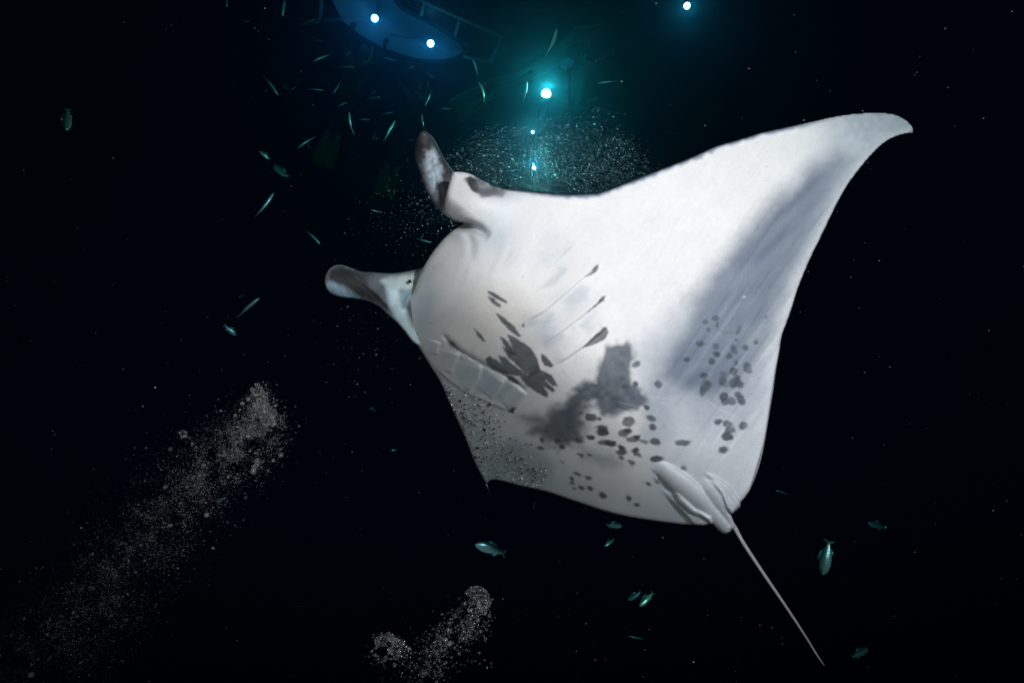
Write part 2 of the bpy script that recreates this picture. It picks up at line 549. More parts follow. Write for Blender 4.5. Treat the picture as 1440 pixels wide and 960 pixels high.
def body_col(p, e):
    x, y = p[:, 0], p[:, 1]
    s, t = st(p)
    n1 = vnoise(x, y, 26, 21)
    n2 = vnoise(x, y, 7, 22)
    n3 = vnoise(x, y, 3.5, 23)
    c = np.tile(WHITE, (len(p), 1))
    # warmer cream throat, cooler wing
    c = mixc(c, (.70, .655, .60), np.exp(-(((x - 690) / 110) ** 2 + ((y - 455) / 85) ** 2)) * .8)
    c = mixc(c, (.60, .66, .70), .55 * np.exp(-(((x - 588) / 20) ** 2 + ((y - 445) / 45) ** 2)))
    c = mixc(c, (.66, .69, .72), .5 * np.exp(-(((x - 700) / 40) ** 2 + ((y - 320) / 40) ** 2)) * n1 * 1.5)
    c *= (.955 + .06 * n1 + .03 * n2)[:, None]
    n4 = vnoise(x * .7 + y * .7, (x * .7 - y * .7) * .35, 11, 24)
    for cx, cy_, rx, ry, k in ((682, 326, 34, 16, .6), (700, 350, 26, 34, .35), (652, 345, 14, 40, .4), (762, 455, 26, 14, .55), (775, 352, 40, 30, .3), (800, 425, 30, 20, .4), (770, 478, 26, 14, .5),
                               (835, 450, 14, 14, .5), (628, 500, 24, 16, .45), (680, 535, 44, 26, .5), (607, 400, 16, 40, .45), (600, 440, 18, 30, .5), (635, 420, 30, 40, .2)):
        g = np.exp(-(((x - cx) / rx) ** 2 + ((y - cy_) / ry) ** 2))
        c = mixc(c, (.42, .48, .53), np.clip(k * g * (.35 + .95 * n4 * (.6 + .6 * n2)), 0, 1))
    for poly, k in ((z4([(755, 468), (930, 358), (965, 385), (925, 455), (800, 478)]), .42), (z4([(870, 600), (1010, 515), (1030, 545), (900, 625)]), .40),
                    (z4([(1000, 300), (1130, 190), (1200, 200), (1190, 300), (1060, 340)]), .22), (z4([(1120, 470), (1180, 430), (1230, 470), (1190, 540)]), .35),
                    (z4([(820, 240), (960, 120), (1020, 60), (1060, 90), (960, 200)]), .28), (z4([(330, 640), (470, 740), (440, 830), (380, 920), (270, 800)]), .30),
                    (z4([(480, 745), (620, 840), (560, 950), (400, 930)]), .42), (z5([(535, 75), (680, 160), (560, 280), (440, 200)]), .5)):
        g = 1 - sstep(-5, 3, sdf(p, poly))
        c = mixc(c, (.40, .46, .50), np.clip(g * k * 1.35 * (.6 + .8 * n4), 0, .8))
    f = np.exp(-(((x - 655) / 13) ** 2 + ((y - 317) / 5) ** 2))
    c = mixc(c, (.10, .105, .11), np.clip(f * 1.1, 0, .9))  # shade in the cleft between head base and jaw, painted into the colour
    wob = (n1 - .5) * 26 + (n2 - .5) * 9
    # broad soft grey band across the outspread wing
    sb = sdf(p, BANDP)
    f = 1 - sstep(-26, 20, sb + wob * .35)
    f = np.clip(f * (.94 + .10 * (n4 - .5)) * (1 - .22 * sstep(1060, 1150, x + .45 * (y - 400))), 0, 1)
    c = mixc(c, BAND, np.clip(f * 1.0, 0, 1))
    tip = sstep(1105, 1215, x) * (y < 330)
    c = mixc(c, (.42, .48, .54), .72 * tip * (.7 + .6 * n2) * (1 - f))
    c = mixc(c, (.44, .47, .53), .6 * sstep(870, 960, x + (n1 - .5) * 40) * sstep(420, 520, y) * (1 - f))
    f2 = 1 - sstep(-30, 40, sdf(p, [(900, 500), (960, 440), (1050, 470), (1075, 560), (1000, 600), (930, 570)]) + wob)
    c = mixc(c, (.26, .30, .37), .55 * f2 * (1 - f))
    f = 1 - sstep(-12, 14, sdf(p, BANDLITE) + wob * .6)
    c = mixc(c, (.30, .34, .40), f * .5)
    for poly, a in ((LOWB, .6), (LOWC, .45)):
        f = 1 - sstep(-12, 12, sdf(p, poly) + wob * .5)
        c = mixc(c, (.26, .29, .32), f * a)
    f = 1 - sstep(-10, 12, sdf(p, BLOB2) + wob * .4)
    c = mixc(c, (.12, .13, .14), f * .75)
    f = 1 - sstep(-8, 10, sdf(p, z6([(-170, 840), (-20, 700), (110, 680), (190, 720), (120, 765), (85, 800), (70, 870), (90, 960), (-60, 1010), (-260, 900)])) + (n2 - .5) * 10)
    c = mixc(c, (.115, .125, .14), f * (.75 + .2 * n2))
    f = 1 - sstep(-6, 6, sdf(p, BLOB1) + (n1 - .5) * 6 + (n2 - .5) * 7)
    c = mixc(c, (.085, .105, .13), f * (.86 + .14 * n2))
    f = 1 - sstep(-3, 4, sdf(p, EYEP) + (n2 - .5) * 5)
    c = mixc(c, (.075, .07, .075), f * .9)
    u_ = (x - 665.5) * .88 + (y - 260) * -.47
    v_ = (x - 665.5) * .47 + (y - 260) * .88
    f = 1 - sstep(.75, 1.15, np.hypot(u_ / 6.5, v_ / 13))
    c = mixc(c, (.035, .032, .034), f * .9)
    f = np.exp(-(((x - 684) / 12) ** 2 + ((y - 262) / 5) ** 2))
    c = mixc(c, (.40, .40, .43), f * .65)
    f = np.exp(-(((x - 707) / 26) ** 2 + ((y - 272) / 10) ** 2))
    c = mixc(c, (.35, .37, .42), f * .6)
    # crisp dark marks
    for poly in SHARP:
        q = np.array(poly)
        lo, hi = q.min(0) - 8, q.max(0) + 8
        m = (x > lo[0]) & (x < hi[0]) & (y > lo[1]) & (y < hi[1])
        f = 1 - sstep(-1.6, 1.5, sdf(p[m], poly) + (n3[m] - .5) * 1.3)
        c[m] = mixc(c[m], MARK * (.75 + .55 * n4[m] * n2[m] * 2)[:, None], f * (.84 + .13 * n2[m]))
    for i, (cx, cy_, rx, ry, g) in enumerate(ELLS):
        m = (abs(x - cx) < 16) & (abs(y - cy_) < 16)
        a = math.radians(g)
        dx, dy = x[m] - cx, y[m] - cy_
        u = dx * math.cos(a) + dy * math.sin(a)
        v = -dx * math.sin(a) + dy * math.cos(a)
        r = np.hypot(u / rx, v / ry)
        q = (r - 1) * min(rx, ry) + (n2[m] - .5) * 2.4 + (n3[m] - .5) * 1.8
        f = 1 - sstep(-1.6, 1.6, q)
        far = cx > 960
        k_ = .80 + .17 * np.sin(i * 7.3) ** 2
        c[m] = mixc(c[m], np.array((.082, .096, .12) if far else MARK) * (.7 + .6 * n2[m])[:, None], f * (k_ + .1 * (n3[m] - .5)))
    line = seg_dist(p, z6([(1008, 210), (1060, 228), (1112, 234)]))[0]
    c = mixc(c, (.15, .17, .2), (1 - sstep(.8, 2.2, line)) * .8)
    # scratches on the skin: pale and reddish scars
    for q, col, w in (([(797, 530), (793, 525), (792, 518)], (.42, .25, .2), 1.), ([(811, 500), (808, 512)], (.66, .45, .33), 2.5), ([(1010, 340), (1034, 344)], (.85, .85, .86), 1.2),
                      ([(910, 556), (950, 562)], (.75, .76, .78), 1.), ([(870, 565), (905, 574)], (.6, .62, .66), .9), ([(995, 563), (1010, 574), (1040, 588)], (.8, .8, .8), 1.2),
                      ([(842, 572), (836, 562)], (.55, .57, .6), 1.), ([(824, 566), (828, 574)], (.55, .57, .6), 1.)):
        l = seg_dist(p, q)[0]
        c = mixc(c, col, (1 - sstep(w * .2, w * 1.4, l)) * .22)
    # dark back skin wraps round the leading edges
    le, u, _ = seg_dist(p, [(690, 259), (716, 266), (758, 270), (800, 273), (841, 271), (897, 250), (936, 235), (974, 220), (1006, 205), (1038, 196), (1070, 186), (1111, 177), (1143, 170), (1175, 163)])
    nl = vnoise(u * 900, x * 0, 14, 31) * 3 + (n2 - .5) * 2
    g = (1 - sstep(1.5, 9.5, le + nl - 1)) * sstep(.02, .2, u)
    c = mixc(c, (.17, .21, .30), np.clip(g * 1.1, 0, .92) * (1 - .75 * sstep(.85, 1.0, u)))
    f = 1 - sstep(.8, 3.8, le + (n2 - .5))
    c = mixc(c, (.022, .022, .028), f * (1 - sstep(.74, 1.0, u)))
    le = seg_dist(p, [(567, 455), (596, 500), (627, 555), (646, 597), (664, 643), (689, 695)])[0]
    c = mixc(c, (.10, .11, .11), (1 - sstep(.5, 2.5, le)) * .8)
    le, u, _ = seg_dist(p, [(1284, 185), (1249, 197), (1210, 236), (1159, 323), (1111, 440), (1091, 520), (1076, 618), (1056, 685)])
    c = mixc(c, (.86, .86, .88), np.exp(-le / 9) * .45)
    c = mixc(c, (.05, .06, .10), (1 - sstep(.3, 2.0, le)) * .7)
    le = seg_dist(p, [(695, 675), (767, 691), (820, 709), (883, 727), (956, 737)])[0]
    c = mixc(c, (.06, .07, .09), (1 - sstep(.3, 2.0, le)) * .7)
    fr = np.random.default_rng(77)
    for _ in range(150):
        cx, cy_ = fr.uniform(600, 1260), fr.uniform(180, 730)
        w, al, dk = fr.uniform(.5, 1.5), fr.uniform(.1, .45), fr.random() < .7
        m = (abs(x - cx) < 5) & (abs(y - cy_) < 5)
        if m.any():
            c[m] = mixc(c[m], (.22, .23, .25) if dk else (.92, .92, .92), al * np.exp(-(((x[m] - cx) / (w * 1.6)) ** 2 + ((y[m] - cy_) / w) ** 2)))
    # fine parallel creases of the wing skin
    a = x * .82 + y * .57
    c *= (1 - .035 * sstep(.55, .95, vnoise(a, (x * .57 - y * .82) * .09, 2.6, 41)))[:, None]
    return np.clip(c, 0, 1)


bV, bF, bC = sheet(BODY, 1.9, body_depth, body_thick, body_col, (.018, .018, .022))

# front lobes (they grow out of the head)
LOBE_U = smooth_outline([(595, 183.5), (588, 191), (583.5, 201), (582, 212), (584, 225), (590, 241), (598, 264), (606.7, 281), (617, 295), (631, 306.5), (648, 313),
                         (668, 306), (664, 280), (655, 258), (640, 243), (629, 229), (621, 216), (613, 199.6), (604, 188)], 2.2)
LOBE_D = smooth_outline([(606, 371), (596, 375.5), (573, 381), (552, 384), (530, 383), (509, 381.5), (496, 377.5), (482, 372.6), (471, 373), (462, 380), (457, 392), (459, 404.5),
                         (467, 413.5), (482, 418.5), (502, 420.8), (519, 424), (534, 431.7), (545, 442), (557, 452.5), (568, 464.5), (585, 484), (612, 490), (625, 430)], 2.2)


def paddle_depth(line, w, base, curve):
    def f(p, e):
        dist, u, side = seg_dist(p, line)
        ww = np.interp(u, np.linspace(0, 1, len(w)), w)
        d = np.interp(u, np.linspace(0, 1, len(base)), base)
        d = d + curve * np.clip(dist / ww, 0, 1.3) ** 2
        x = 1 - np.clip(e / 4, 0, 1)
        d = d + .008 * (1 - np.sqrt(np.clip(1 - x * x, 0, 1)))
        return d + .004 * (vnoise(p[:, 0], p[:, 1], 12, 51) - .5)
    return f


def up_depth(p, e):
    d = paddle_depth([(648, 290), (625, 270), (607, 235), (596, 190)], [24, 24, 23, 14], [2.40, 2.36, 2.30, 2.24], .05)(p, e)
    g = seg_dist(p, z2([(870, 600), (830, 480), (800, 330), (790, 200)]))[0]
    return d + .008 * np.exp(-(g / 3) ** 2)


def down_depth(p, e):
    d = paddle_depth([(600, 425), (560, 412), (510, 400), (462, 393)], [50, 32, 20, 21], [2.47, 2.40, 2.30, 2.20], .05)(p, e)
    g, u, side = seg_dist(p, z3([(270, 215), (340, 285), (420, 350), (500, 430), (545, 500)]))
    d -= .016 * np.exp(-g / 9) * (side < 0) * np.minimum(sstep(0, .15, u), 1 - sstep(.8, 1, u))
    g, u, _ = seg_dist(p, z3([(745, 175), (700, 300), (640, 390), (625, 450)]))
    return d + .012 * np.exp(-(g / 4) ** 2)


def up_col(p, e):
    x, y = p[:, 0], p[:, 1]
    n1, n2 = vnoise(x, y, 9, 61), vnoise(x, y, 3.2, 62)
    c = np.tile(np.array([.062, .053, .060]), (len(p), 1))
    c *= (.7 + .7 * n1)[:, None]
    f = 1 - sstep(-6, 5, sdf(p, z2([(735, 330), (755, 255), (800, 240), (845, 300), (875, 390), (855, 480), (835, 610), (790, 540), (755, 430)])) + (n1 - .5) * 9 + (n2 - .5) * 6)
    c = mixc(c, (.58, .66, .74), f * (.45 + .55 * n2))  # pale streak, its colour brightened in place of a bluish rim light
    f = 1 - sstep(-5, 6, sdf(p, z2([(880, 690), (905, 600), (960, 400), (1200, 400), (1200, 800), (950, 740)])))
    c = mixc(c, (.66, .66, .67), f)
    f = 1 - sstep(-4, 4, sdf(p, z2([(700, 320), (750, 400), (800, 540), (880, 660), (960, 720), (900, 720), (810, 610), (740, 470)])) + (n1 - .5) * 4)
    c = mixc(c, (.26, .25, .27), f * .7)
    return np.clip(c, 0, 1)


def down_col(p, e):
    x, y = p[:, 0], p[:, 1]
    n1, n2 = vnoise(x, y, 9, 71), vnoise(x * .8 - y * .5, x * .06 + y * .1, 2.2, 72)
    c = np.tile(np.array([.105, .115, .128]), (len(p), 1)) * (.65 + .6 * n1)[:, None]
    c = mixc(c, (.20, .25, .29), np.exp(-(((x - 548) / 22) ** 2 + ((y - 392) / 9) ** 2)) * .8)
    f = 1 - sstep(-5, 7, sdf(p, z3([(110, 180), (200, 158), (280, 195), (350, 270), (440, 355), (490, 430), (400, 405), (310, 360), (220, 300), (100, 265)])) + (n1 - .5) * 6)
    c = mixc(c, (.036, .034, .034), f * .95)
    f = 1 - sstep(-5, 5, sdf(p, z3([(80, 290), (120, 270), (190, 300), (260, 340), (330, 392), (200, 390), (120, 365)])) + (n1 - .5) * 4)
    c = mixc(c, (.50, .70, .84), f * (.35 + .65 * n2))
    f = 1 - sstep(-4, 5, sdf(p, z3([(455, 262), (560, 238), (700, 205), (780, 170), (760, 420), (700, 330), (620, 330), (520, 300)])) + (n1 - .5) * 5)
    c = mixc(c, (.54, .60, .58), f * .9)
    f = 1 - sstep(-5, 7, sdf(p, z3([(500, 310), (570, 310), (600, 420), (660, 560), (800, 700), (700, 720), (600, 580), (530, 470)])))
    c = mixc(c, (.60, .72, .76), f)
    f = 1 - sstep(-4, 6, sdf(p, z3([(590, 350), (690, 320), (650, 390), (625, 440), (600, 400)])))
    c = mixc(c, (.30, .42, .48), f * .8)
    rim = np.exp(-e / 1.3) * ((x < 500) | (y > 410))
    c = mixc(c, (.55, .60, .62), rim * .6)  # glossy highlight along the lobe edge, painted into the colour
    return np.clip(c, 0, 1)


def lobe_thick(p, e):
    x = 1 - np.clip(e / 14, 0, 1)
    return .05 * np.sqrt(np.clip(1 - x * x, 0, 1))


uV, uF, uC = sheet(LOBE_U, 1.7, up_depth, lobe_thick, up_col, (.03, .028, .03))
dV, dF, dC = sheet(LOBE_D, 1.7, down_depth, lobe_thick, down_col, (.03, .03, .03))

# whip tail: a tapering tube rooted between the claspers
TAIL = smooth_outline([(1027, 733), (1034, 743), (1046, 764), (1075, 808), (1105, 852), (1132, 893), (1148, 919), (1158.5, 934), (1159, 935)], 5)
TAIL = TAIL[:np.argmax(TAIL[:, 1]) + 1]
tv, tf, tcl = [], [], []
nT = len(TAIL)
for i, q in enumerate(TAIL):
    u = i / (nT - 1)
    r = float(np.interp(u, [0, .06, .12, .5, .9, 1], [3.8, 3.3, 2.8, 2.3, 1.4, .45])) * 2.2 / FPX
    d = 2.285 + .10 * u
    c0 = P(*q, d)
    tg = TAIL[min(i + 1, nT - 1)] - TAIL[max(i - 1, 0)]
    tg /= np.linalg.norm(tg)
    side = RIGHT * (-tg[1]) + UP * (-tg[0])
    for k in range(10):
        a = 2 * math.pi * k / 10
        tv.append(c0 + r * (side * math.cos(a) - FWD * math.sin(a)))
        w = .50 if math.sin(a) > -.3 else .10
        sp = .85 + .3 * float(vnoise(i * 5., k * 3., 6, 81))
        tcl.append([w * sp, w * .98 * sp, w * .97 * sp])
for i in range(nT - 1):
    for k in range(10):
        a, b = i * 10 + k, i * 10 + (k + 1) % 10
        tf += [(a, b, b + 10), (a, b + 10, a + 10)]
tv, tf, tcl = np.array(tv), np.array(tf), np.array(tcl)

offs = np.cumsum([0, len(bV), len(uV), len(dV)])
mV = np.vstack([bV, uV, dV, tv])
mF = np.vstack([bF, uF + offs[1], dF + offs[2], tf + offs[3]])
mC = np.vstack([bC, uC, dC, tcl])

m_skin = mat('manta_skin', (.7, .7, .7), .5, 0, .35)
t = m_skin.node_tree
b = t.nodes['Principled BSDF']
at = t.nodes.new('ShaderNodeAttribute')
at.attribute_name = 'pigment'
tc = t.nodes.new('ShaderNodeTexCoord')
nz = t.nodes.new('ShaderNodeTexNoise')
nz.inputs['Scale'].default_value = 60
nz.inputs['Detail'].default_value = 6
mr = t.nodes.new('ShaderNodeMapRange')
mr.inputs['To Min'].default_value = .93
mr.inputs['To Max'].default_value = 1.05
vm = t.nodes.new('ShaderNodeVectorMath')
vm.operation = 'SCALE'
t.links.new(tc.outputs['Object'], nz.inputs['Vector'])
t.links.new(nz.outputs[0], mr.inputs['Value'])
t.links.new(at.outputs['Color'], vm.inputs[0])
t.links.new(mr.outputs[0], vm.inputs['Scale'])
t.links.new(vm.outputs[0], b.inputs['Base Color'])
nb = t.nodes.new('ShaderNodeTexNoise')
nb.inputs['Scale'].default_value = 190
nb.inputs['Detail'].default_value = 3
bp = t.nodes.new('ShaderNodeBump')
bp.inputs['Strength'].default_value = .38
bp.inputs['Distance'].default_value = .003
t.links.new(tc.outputs['Object'], nb.inputs['Vector'])
t.links.new(nb.outputs[0], bp.inputs['Height'])
t.links.new(bp.outputs[0], b.inputs['Normal'])

manta = tri_mesh('manta_ray', mV, mF, m_skin, None, mC)
tag(manta, 'huge manta ray gliding belly-on, white underside with dark grey spots and blotches', 'manta ray')


def ball(name, c, r, m, parent=None, sub=2, squash=None):
    import bmesh
    bm = bmesh.new()
    bmesh.ops.create_icosphere(bm, subdivisions=sub, radius=1)
    me = bpy.data.meshes.new(name)
    bm.to_mesh(me)
    bm.free()
    me.polygons.foreach_set('use_smooth', [True] * len(me.polygons))
    me.materials.append(m)
    o = bpy.data.objects.new(name, me)
    C.objects.link(o)
    o.location = c
    o.scale = squash if squash else (r, r, r)
    if parent is not None:
        o.parent = parent
    return o


m_eye = mat('dark_eye', (.012, .012, .015), .08, 0, .7)
ball('eye', P(576, 395.5, 2.412), .007, m_eye, manta)
ball('eye', P(664, 260, 2.212), .011, m_eye, manta)

# ---------------------------------------------------------------- fish
m_fish = mat('silver_fish_scales', (.50, .62, .60), .28, .55, .6)
t = m_fish.node_tree
b = t.nodes['Principled BSDF']
at = t.nodes.new('ShaderNodeAttribute')
at.attribute_name = 'pigment'
tc = t.nodes.new('ShaderNodeTexCoord')
vr = t.nodes.new('ShaderNodeTexVoronoi')
vr.inputs['Scale'].default_value = 90
bp = t.nodes.new('ShaderNodeBump')
bp.inputs['Strength'].default_value = .2
bp.inputs['Distance'].default_value = .002
t.links.new(tc.outputs['Object'], vr.inputs['Vector'])
t.links.new(vr.outputs[0], bp.inputs['Height'])
t.links.new(bp.outputs[0], b.inputs['Normal'])
t.links.new(at.outputs['Color'], b.inputs['Base Color'])


def fish(hx, hy, tx, ty, d, plump, bend, label, group=None, tilt=0., eye=False, turn=0.):
    """nose pixel, tail pixel, distance; bend = sideways curl of the tail (fraction of length)"""
    a = P(hx, hy, d)
    b_ = P(tx, ty, d + tilt)
    L = float(np.linalg.norm(a - b_))
    X = (a - b_) / L
    view = (a - CAM) / np.linalg.norm(a - CAM)
    Yv = np.cross(view, X)
    Yv /= np.linalg.norm(Yv)
    Zv = np.cross(X, Yv)
    if Zv @ view < 0:
        Zv, Yv = -Zv, -Yv
    if plump:            # broadside: the flank faces the lens, the back points up in the picture
        side, back = -Zv, (Yv if Yv @ UP > 0 or abs(Yv @ UP) < .2 else -Yv)
    else:                # seen from below
        side, back = Yv, Zv
    ct, stn = math.cos(turn), math.sin(turn)
    side, back = side * ct + back * stn, back * ct - side * stn
    hgt, wid = (.165, .075) if plump else (.12, .062)
    R, K = 14, 10
    V, F, CO = [], [], []
    us = np.r_[0, .03, .08, .15, .24, .34, .45, .56, .67, .77, .85, .90]

    def prof(u):
        return float(np.interp(u, [0, .03, .08, .15, .24, .34, .45, .56, .67, .77, .85, .9, 1], [.04, .34, .58, .80, .95, 1, .97, .87, .70, .50, .33, .25, .25]))

    def spine(u):
        return bend * L * max(0, u - .25) ** 2 / .5625

    for u in us:
        for k in range(K):
            an = 2 * math.pi * k / K
            y = math.cos(an) * wid * prof(u) * (1 if u < .6 else 1 - .45 * (u - .6) / .3)
            z = math.sin(an) * hgt * prof(u)
            V.append((L * (.5 - u), L * y + (spine(u) if not plump else 0), L * z + (spine(u) if plump else 0)))
            s_ = math.sin(an)
            bk = np.array([.04, .16, .17])
            be = np.array([.42, .80, .76])
            f = float(np.clip(.55 - s_ * .75, 0, 1))
            CO.append(bk * (1 - f) + be * f)
    for i in range(len(us) - 1):
        for k in range(K):
            p0, p1 = i * K + k, i * K + (k + 1) % K
            F.append((p0, p0 + K, p1 + K, p1))
    F.append(tuple(range(K)))
    F.append(tuple(range((len(us) - 1) * K, len(us) * K))[::-1])

    def plate(pts, th=.006, col=(.12, .34, .34)):
        n0 = len(V)
        for sgn in (-1, 1):
            for (u, z) in pts:
                off = spine(u)
                V.append((L * (.5 - u), L * sgn * th + (off if not plump else 0), L * z + (off if plump else 0)))
                CO.append(np.array(col))
        n = len(pts)
        F.append(tuple(range(n0, n0 + n)))
        F.append(tuple(range(n0 + n, n0 + 2 * n))[::-1])
        for i in range(n):
            j = (i + 1) % n
            F.append((n0 + i, n0 + n + i, n0 + n + j, n0 + j))
    h = hgt
    plate([(.87, .25 * h), (.95, .75 * h), (1.0, .95 * h), (.955, 0), (1.0, -.95 * h), (.95, -.75 * h), (.87, -.25 * h)], .004)
    plate([(.33, .97 * h), (.42, 1.45 * h), (.62, 1.15 * h), (.72, .58 * h)], .004)
    plate([(.58, -.80 * h), (.63, -1.2 * h), (.76, -.75 * h), (.77, -.45 * h)], .004)
    o = mesh_obj('fish', V, F, m_fish, None, True, np.array(CO) * (random.uniform(.95, 1.3) if (plump or d < 5) else random.uniform(.45, 1.1)) * np.array([random.uniform(.6, 1.3), 1, random.uniform(.9, 1.15)]))
    c = (a + b_) / 2
    M = Matrix(((X[0], side[0], back[0], c[0]), (X[1], side[1], back[1], c[1]), (X[2], side[2], back[2], c[2]), (0, 0, 0, 1)))
    o.matrix_world = M
    tag(o, label, 'fish', group)
    if eye:
        for sg in (-1, 1):
            ball('eye', (L * .39, sg * L * wid * .60, L * .03), L * .022, m_eye, o, 2)
    return o


RAFT_L = 'slender pale teal fish in the loose school below the light raft'
RAFT_G = 'fish schooling below the light raft'
DIM_L = 'faint slim fish deep in the dark water under the light raft'
DIM_G = 'faint fish under the light raft'
# nose x, nose y, tail x, tail y, distance, broadside?, curl, label, group
FISH = [
    (391, 135, 373, 106, 5.0, 0, .10, 'blue-tinged curved fish at the outer edge of the school', None),
    (440, 87, 466, 74.6, 5.8, 0, -.06, RAFT_L, RAFT_G), (455.6, 127.7, 431.7, 124.6, 5.8, 0, .05, RAFT_L, RAFT_G), (468, 132, 481.7, 112, 5.8, 0, .05, RAFT_L, RAFT_G),
    (491, 157, 492, 191, 4.7, 0, .22, 'brightest curled silver fish in the school below the raft', None),
    (555.6, 170, 539, 199.6, 4.7, 0, .0, 'straight bright teal fish off the tip of the raised head lobe', None),
    (418, 209, 443, 189, 5.8, 0, -.12, RAFT_L, RAFT_G),
    (365, 212, 379.6, 225, 5.6, 1, .0, 'stubby teal fish with a second fish trailing at its tail', None),
    (385, 232, 404.6, 251.7, 6.2, 1, .10, 'dim teal fish following close behind a stubby one', None),
    (499, 95, 475, 93, 7.0, 0, .05, DIM_L, DIM_G), (557.7, 86, 538, 80, 6.8, 0, .05, DIM_L, DIM_G), (609.8, 111, 599, 99.6, 6.4, 0, .15, DIM_L, DIM_G),
    (597, 149.6, 608.8, 125.6, 5.7, 0, .06, RAFT_L, RAFT_G), (489, 144, 473, 149.6, 6.8, 0, .08, DIM_L, DIM_G), (521, 169, 502.5, 167, 6.6, 0, .04, DIM_L, DIM_G),
    (536, 137, 513, 139, 6.8, 0, .05, DIM_L, DIM_G), (530, 126.7, 520, 134, 7.0, 0, .0, DIM_L, DIM_G), (554.6, 158, 535, 161, 6.6, 0, .04, DIM_L, DIM_G),
    (528.5, 185, 523, 199.6, 6.8, 0, .0, DIM_L, DIM_G), (636, 152.7, 617, 153.7, 6.2, 0, .0, DIM_L, DIM_G), (582.7, 197.5, 572, 197.5, 6.8, 0, .0, DIM_L, DIM_G),
    (574, 221, 571, 231, 6.8, 0, .0, DIM_L, DIM_G),
    (593, 160, 595, 183, 5.8, 0, .12, 'thin dim fish just above the tip of the raised head lobe', None),
    (396, 119, 407, 127, 6.5, 0, .05, DIM_L, DIM_G), (416, 122.5, 407, 128, 6.5, 0, .05, DIM_L, DIM_G), (486, 79, 497, 71, 6.8, 0, .1, DIM_L, DIM_G),
    (385, 271, 362, 307, 4.4, 0, -.10, 'long bright green-white fish swimming alone left of the head lobes', None),
    (450.6, 344, 431, 322, 5.2, 0, .10, 'blue-green fish alone above the outstretched head lobe', None),
    (365, 419, 333, 445, 4.8, 0, .04, 'slim pale fish above a small plump blue one', None),
    (334, 419, 348, 413.5, 6.0, 0, .0, 'faint small fish beside a slim pale one', None),
    (332.5, 471.6, 314.7, 456.6, 4.6, 1, .0, 'small plump bright blue fish below a slim pale one', None),
    (94, 184, 95, 152, 4.4, 1, .0, 'plump teal fish hanging upright, alone at the far edge of the dark water', None),
    (668, 765, 712, 777, 3.9, 1, -.04, 'plump silver fish with a bright belly below the trailing edge of the curled wing', None),
    (1156.7, 808, 1167, 759, 3.7, 1, .02, 'large plump silver fish hanging head-down beside the whip tail', None),
    (899, 852, 919, 832, 4.3, 1, .0, 'bright plump teal fish of the pair below the pelvic fins', None),
    (883, 843, 901.7, 831.7, 5.6, 1, .0, 'dimmer plump fish of the pair below the pelvic fins', None),
    (875, 739, 851, 738, 5.0, 1, .0, 'small teal fish just under the straight trailing edge', None),
    (850, 768, 864, 757, 5.8, 1, .0, 'dark green fish beneath a small teal one under the trailing edge', None),
    (1221, 735, 1247, 742, 5.6, 1, .0, 'dim blue fish out beyond the large head-down fish', None),
    (1221, 911, 1198, 924, 5.2, 1, .0, 'dim round-bellied fish past the end of the whip tail', None),
    (905, 898, 880, 893, 6.6, 0, .0, 'very faint blue fish deep below the plump pair', None),
    (783, 41, 773, 79, 4.9, 0, -.14, 'slender pale fish curving down above the bright torch', None),
    (841, 117, 868, 114, 5.2, 0, .0, 'straight thin teal fish level with the bright torch', None),
    (673, 115, 686, 141, 5.0, 0, -.20, 'hook-shaped pale fish beside the green swim fin', None),
    (741, 114, 737.5, 144, 5.4, 0, -.06, 'very thin fish upright in the glow next to the bright torch', None),
    (665, 84, 673, 106, 5.8, 0, -.05, 'thin dim fish between the raft rail and the hook-shaped fish', None),
    (521, 295, 539, 300, 5.2, 0, .05, 'small teal fish in front of the open mouth', None),
    (607, 341, 585, 337, 5.0, 0, -.10, 'very thin curved fish right against the lower jaw', None),
    (318.6, 11, 319, -9, 5.9, 0, .0, 'dim fish hanging down at the far left of the raft', None),
    (351, 30.6, 339, 31, 6.0, 0, .0, 'tiny bright-nosed fish off the far end of the raft', None),
    (397, 24, 400, -8, 5.8, 0, -.08, 'dim green fish hanging down next to the raft rail', None),
    (444, 27.5, 424, 33.5, 6.8, 0, .06, DIM_L, DIM_G), (455, 58.5, 438, 54.5, 6.6, 0, .20, DIM_L, DIM_G),
    (749, 717, 754, 703, 5.8, 0, .1, 'tiny fish in shadow below the curled wing', None),
    (1090, 689, 1114, 696, 6.4, 0, .0, 'faint fish by the rear corner of the outspread wing', None),
    (519, 573, 529, 578, 5.6, 1, .0, 'tiny blue fish in open water beside the curled wing', None),
    (548, 633, 560, 632, 6.6, 1, .0, 'barely visible small fish under a tiny blue one', None),
    (308, 703, 318, 699, 5.4, 1, .0, 'tiny teal fish against the big bubble column', None),
    (431, 200, 437, 212, 7.0, 0, .0, DIM_L, DIM_G), (505, 118, 512, 112, 7.0, 0, .0, DIM_L, DIM_G), (576, 97, 584, 92, 6.8, 0, .0, DIM_L, DIM_G),
]
random.seed(4)
for f in FISH:
    hx, hy, tx, ty, d, pl, bd, lb, gr = f
    if gr == DIM_G: d = d * 1.25 + random.uniform(-.5, .5)
    if gr == RAFT_G: d += random.uniform(0, .9)
    fish(hx, hy, tx, ty, d, pl, bd, lb, gr, tilt=random.uniform(-.04, .04), eye=(d < 5.0), turn=random.uniform(-.25, .25))

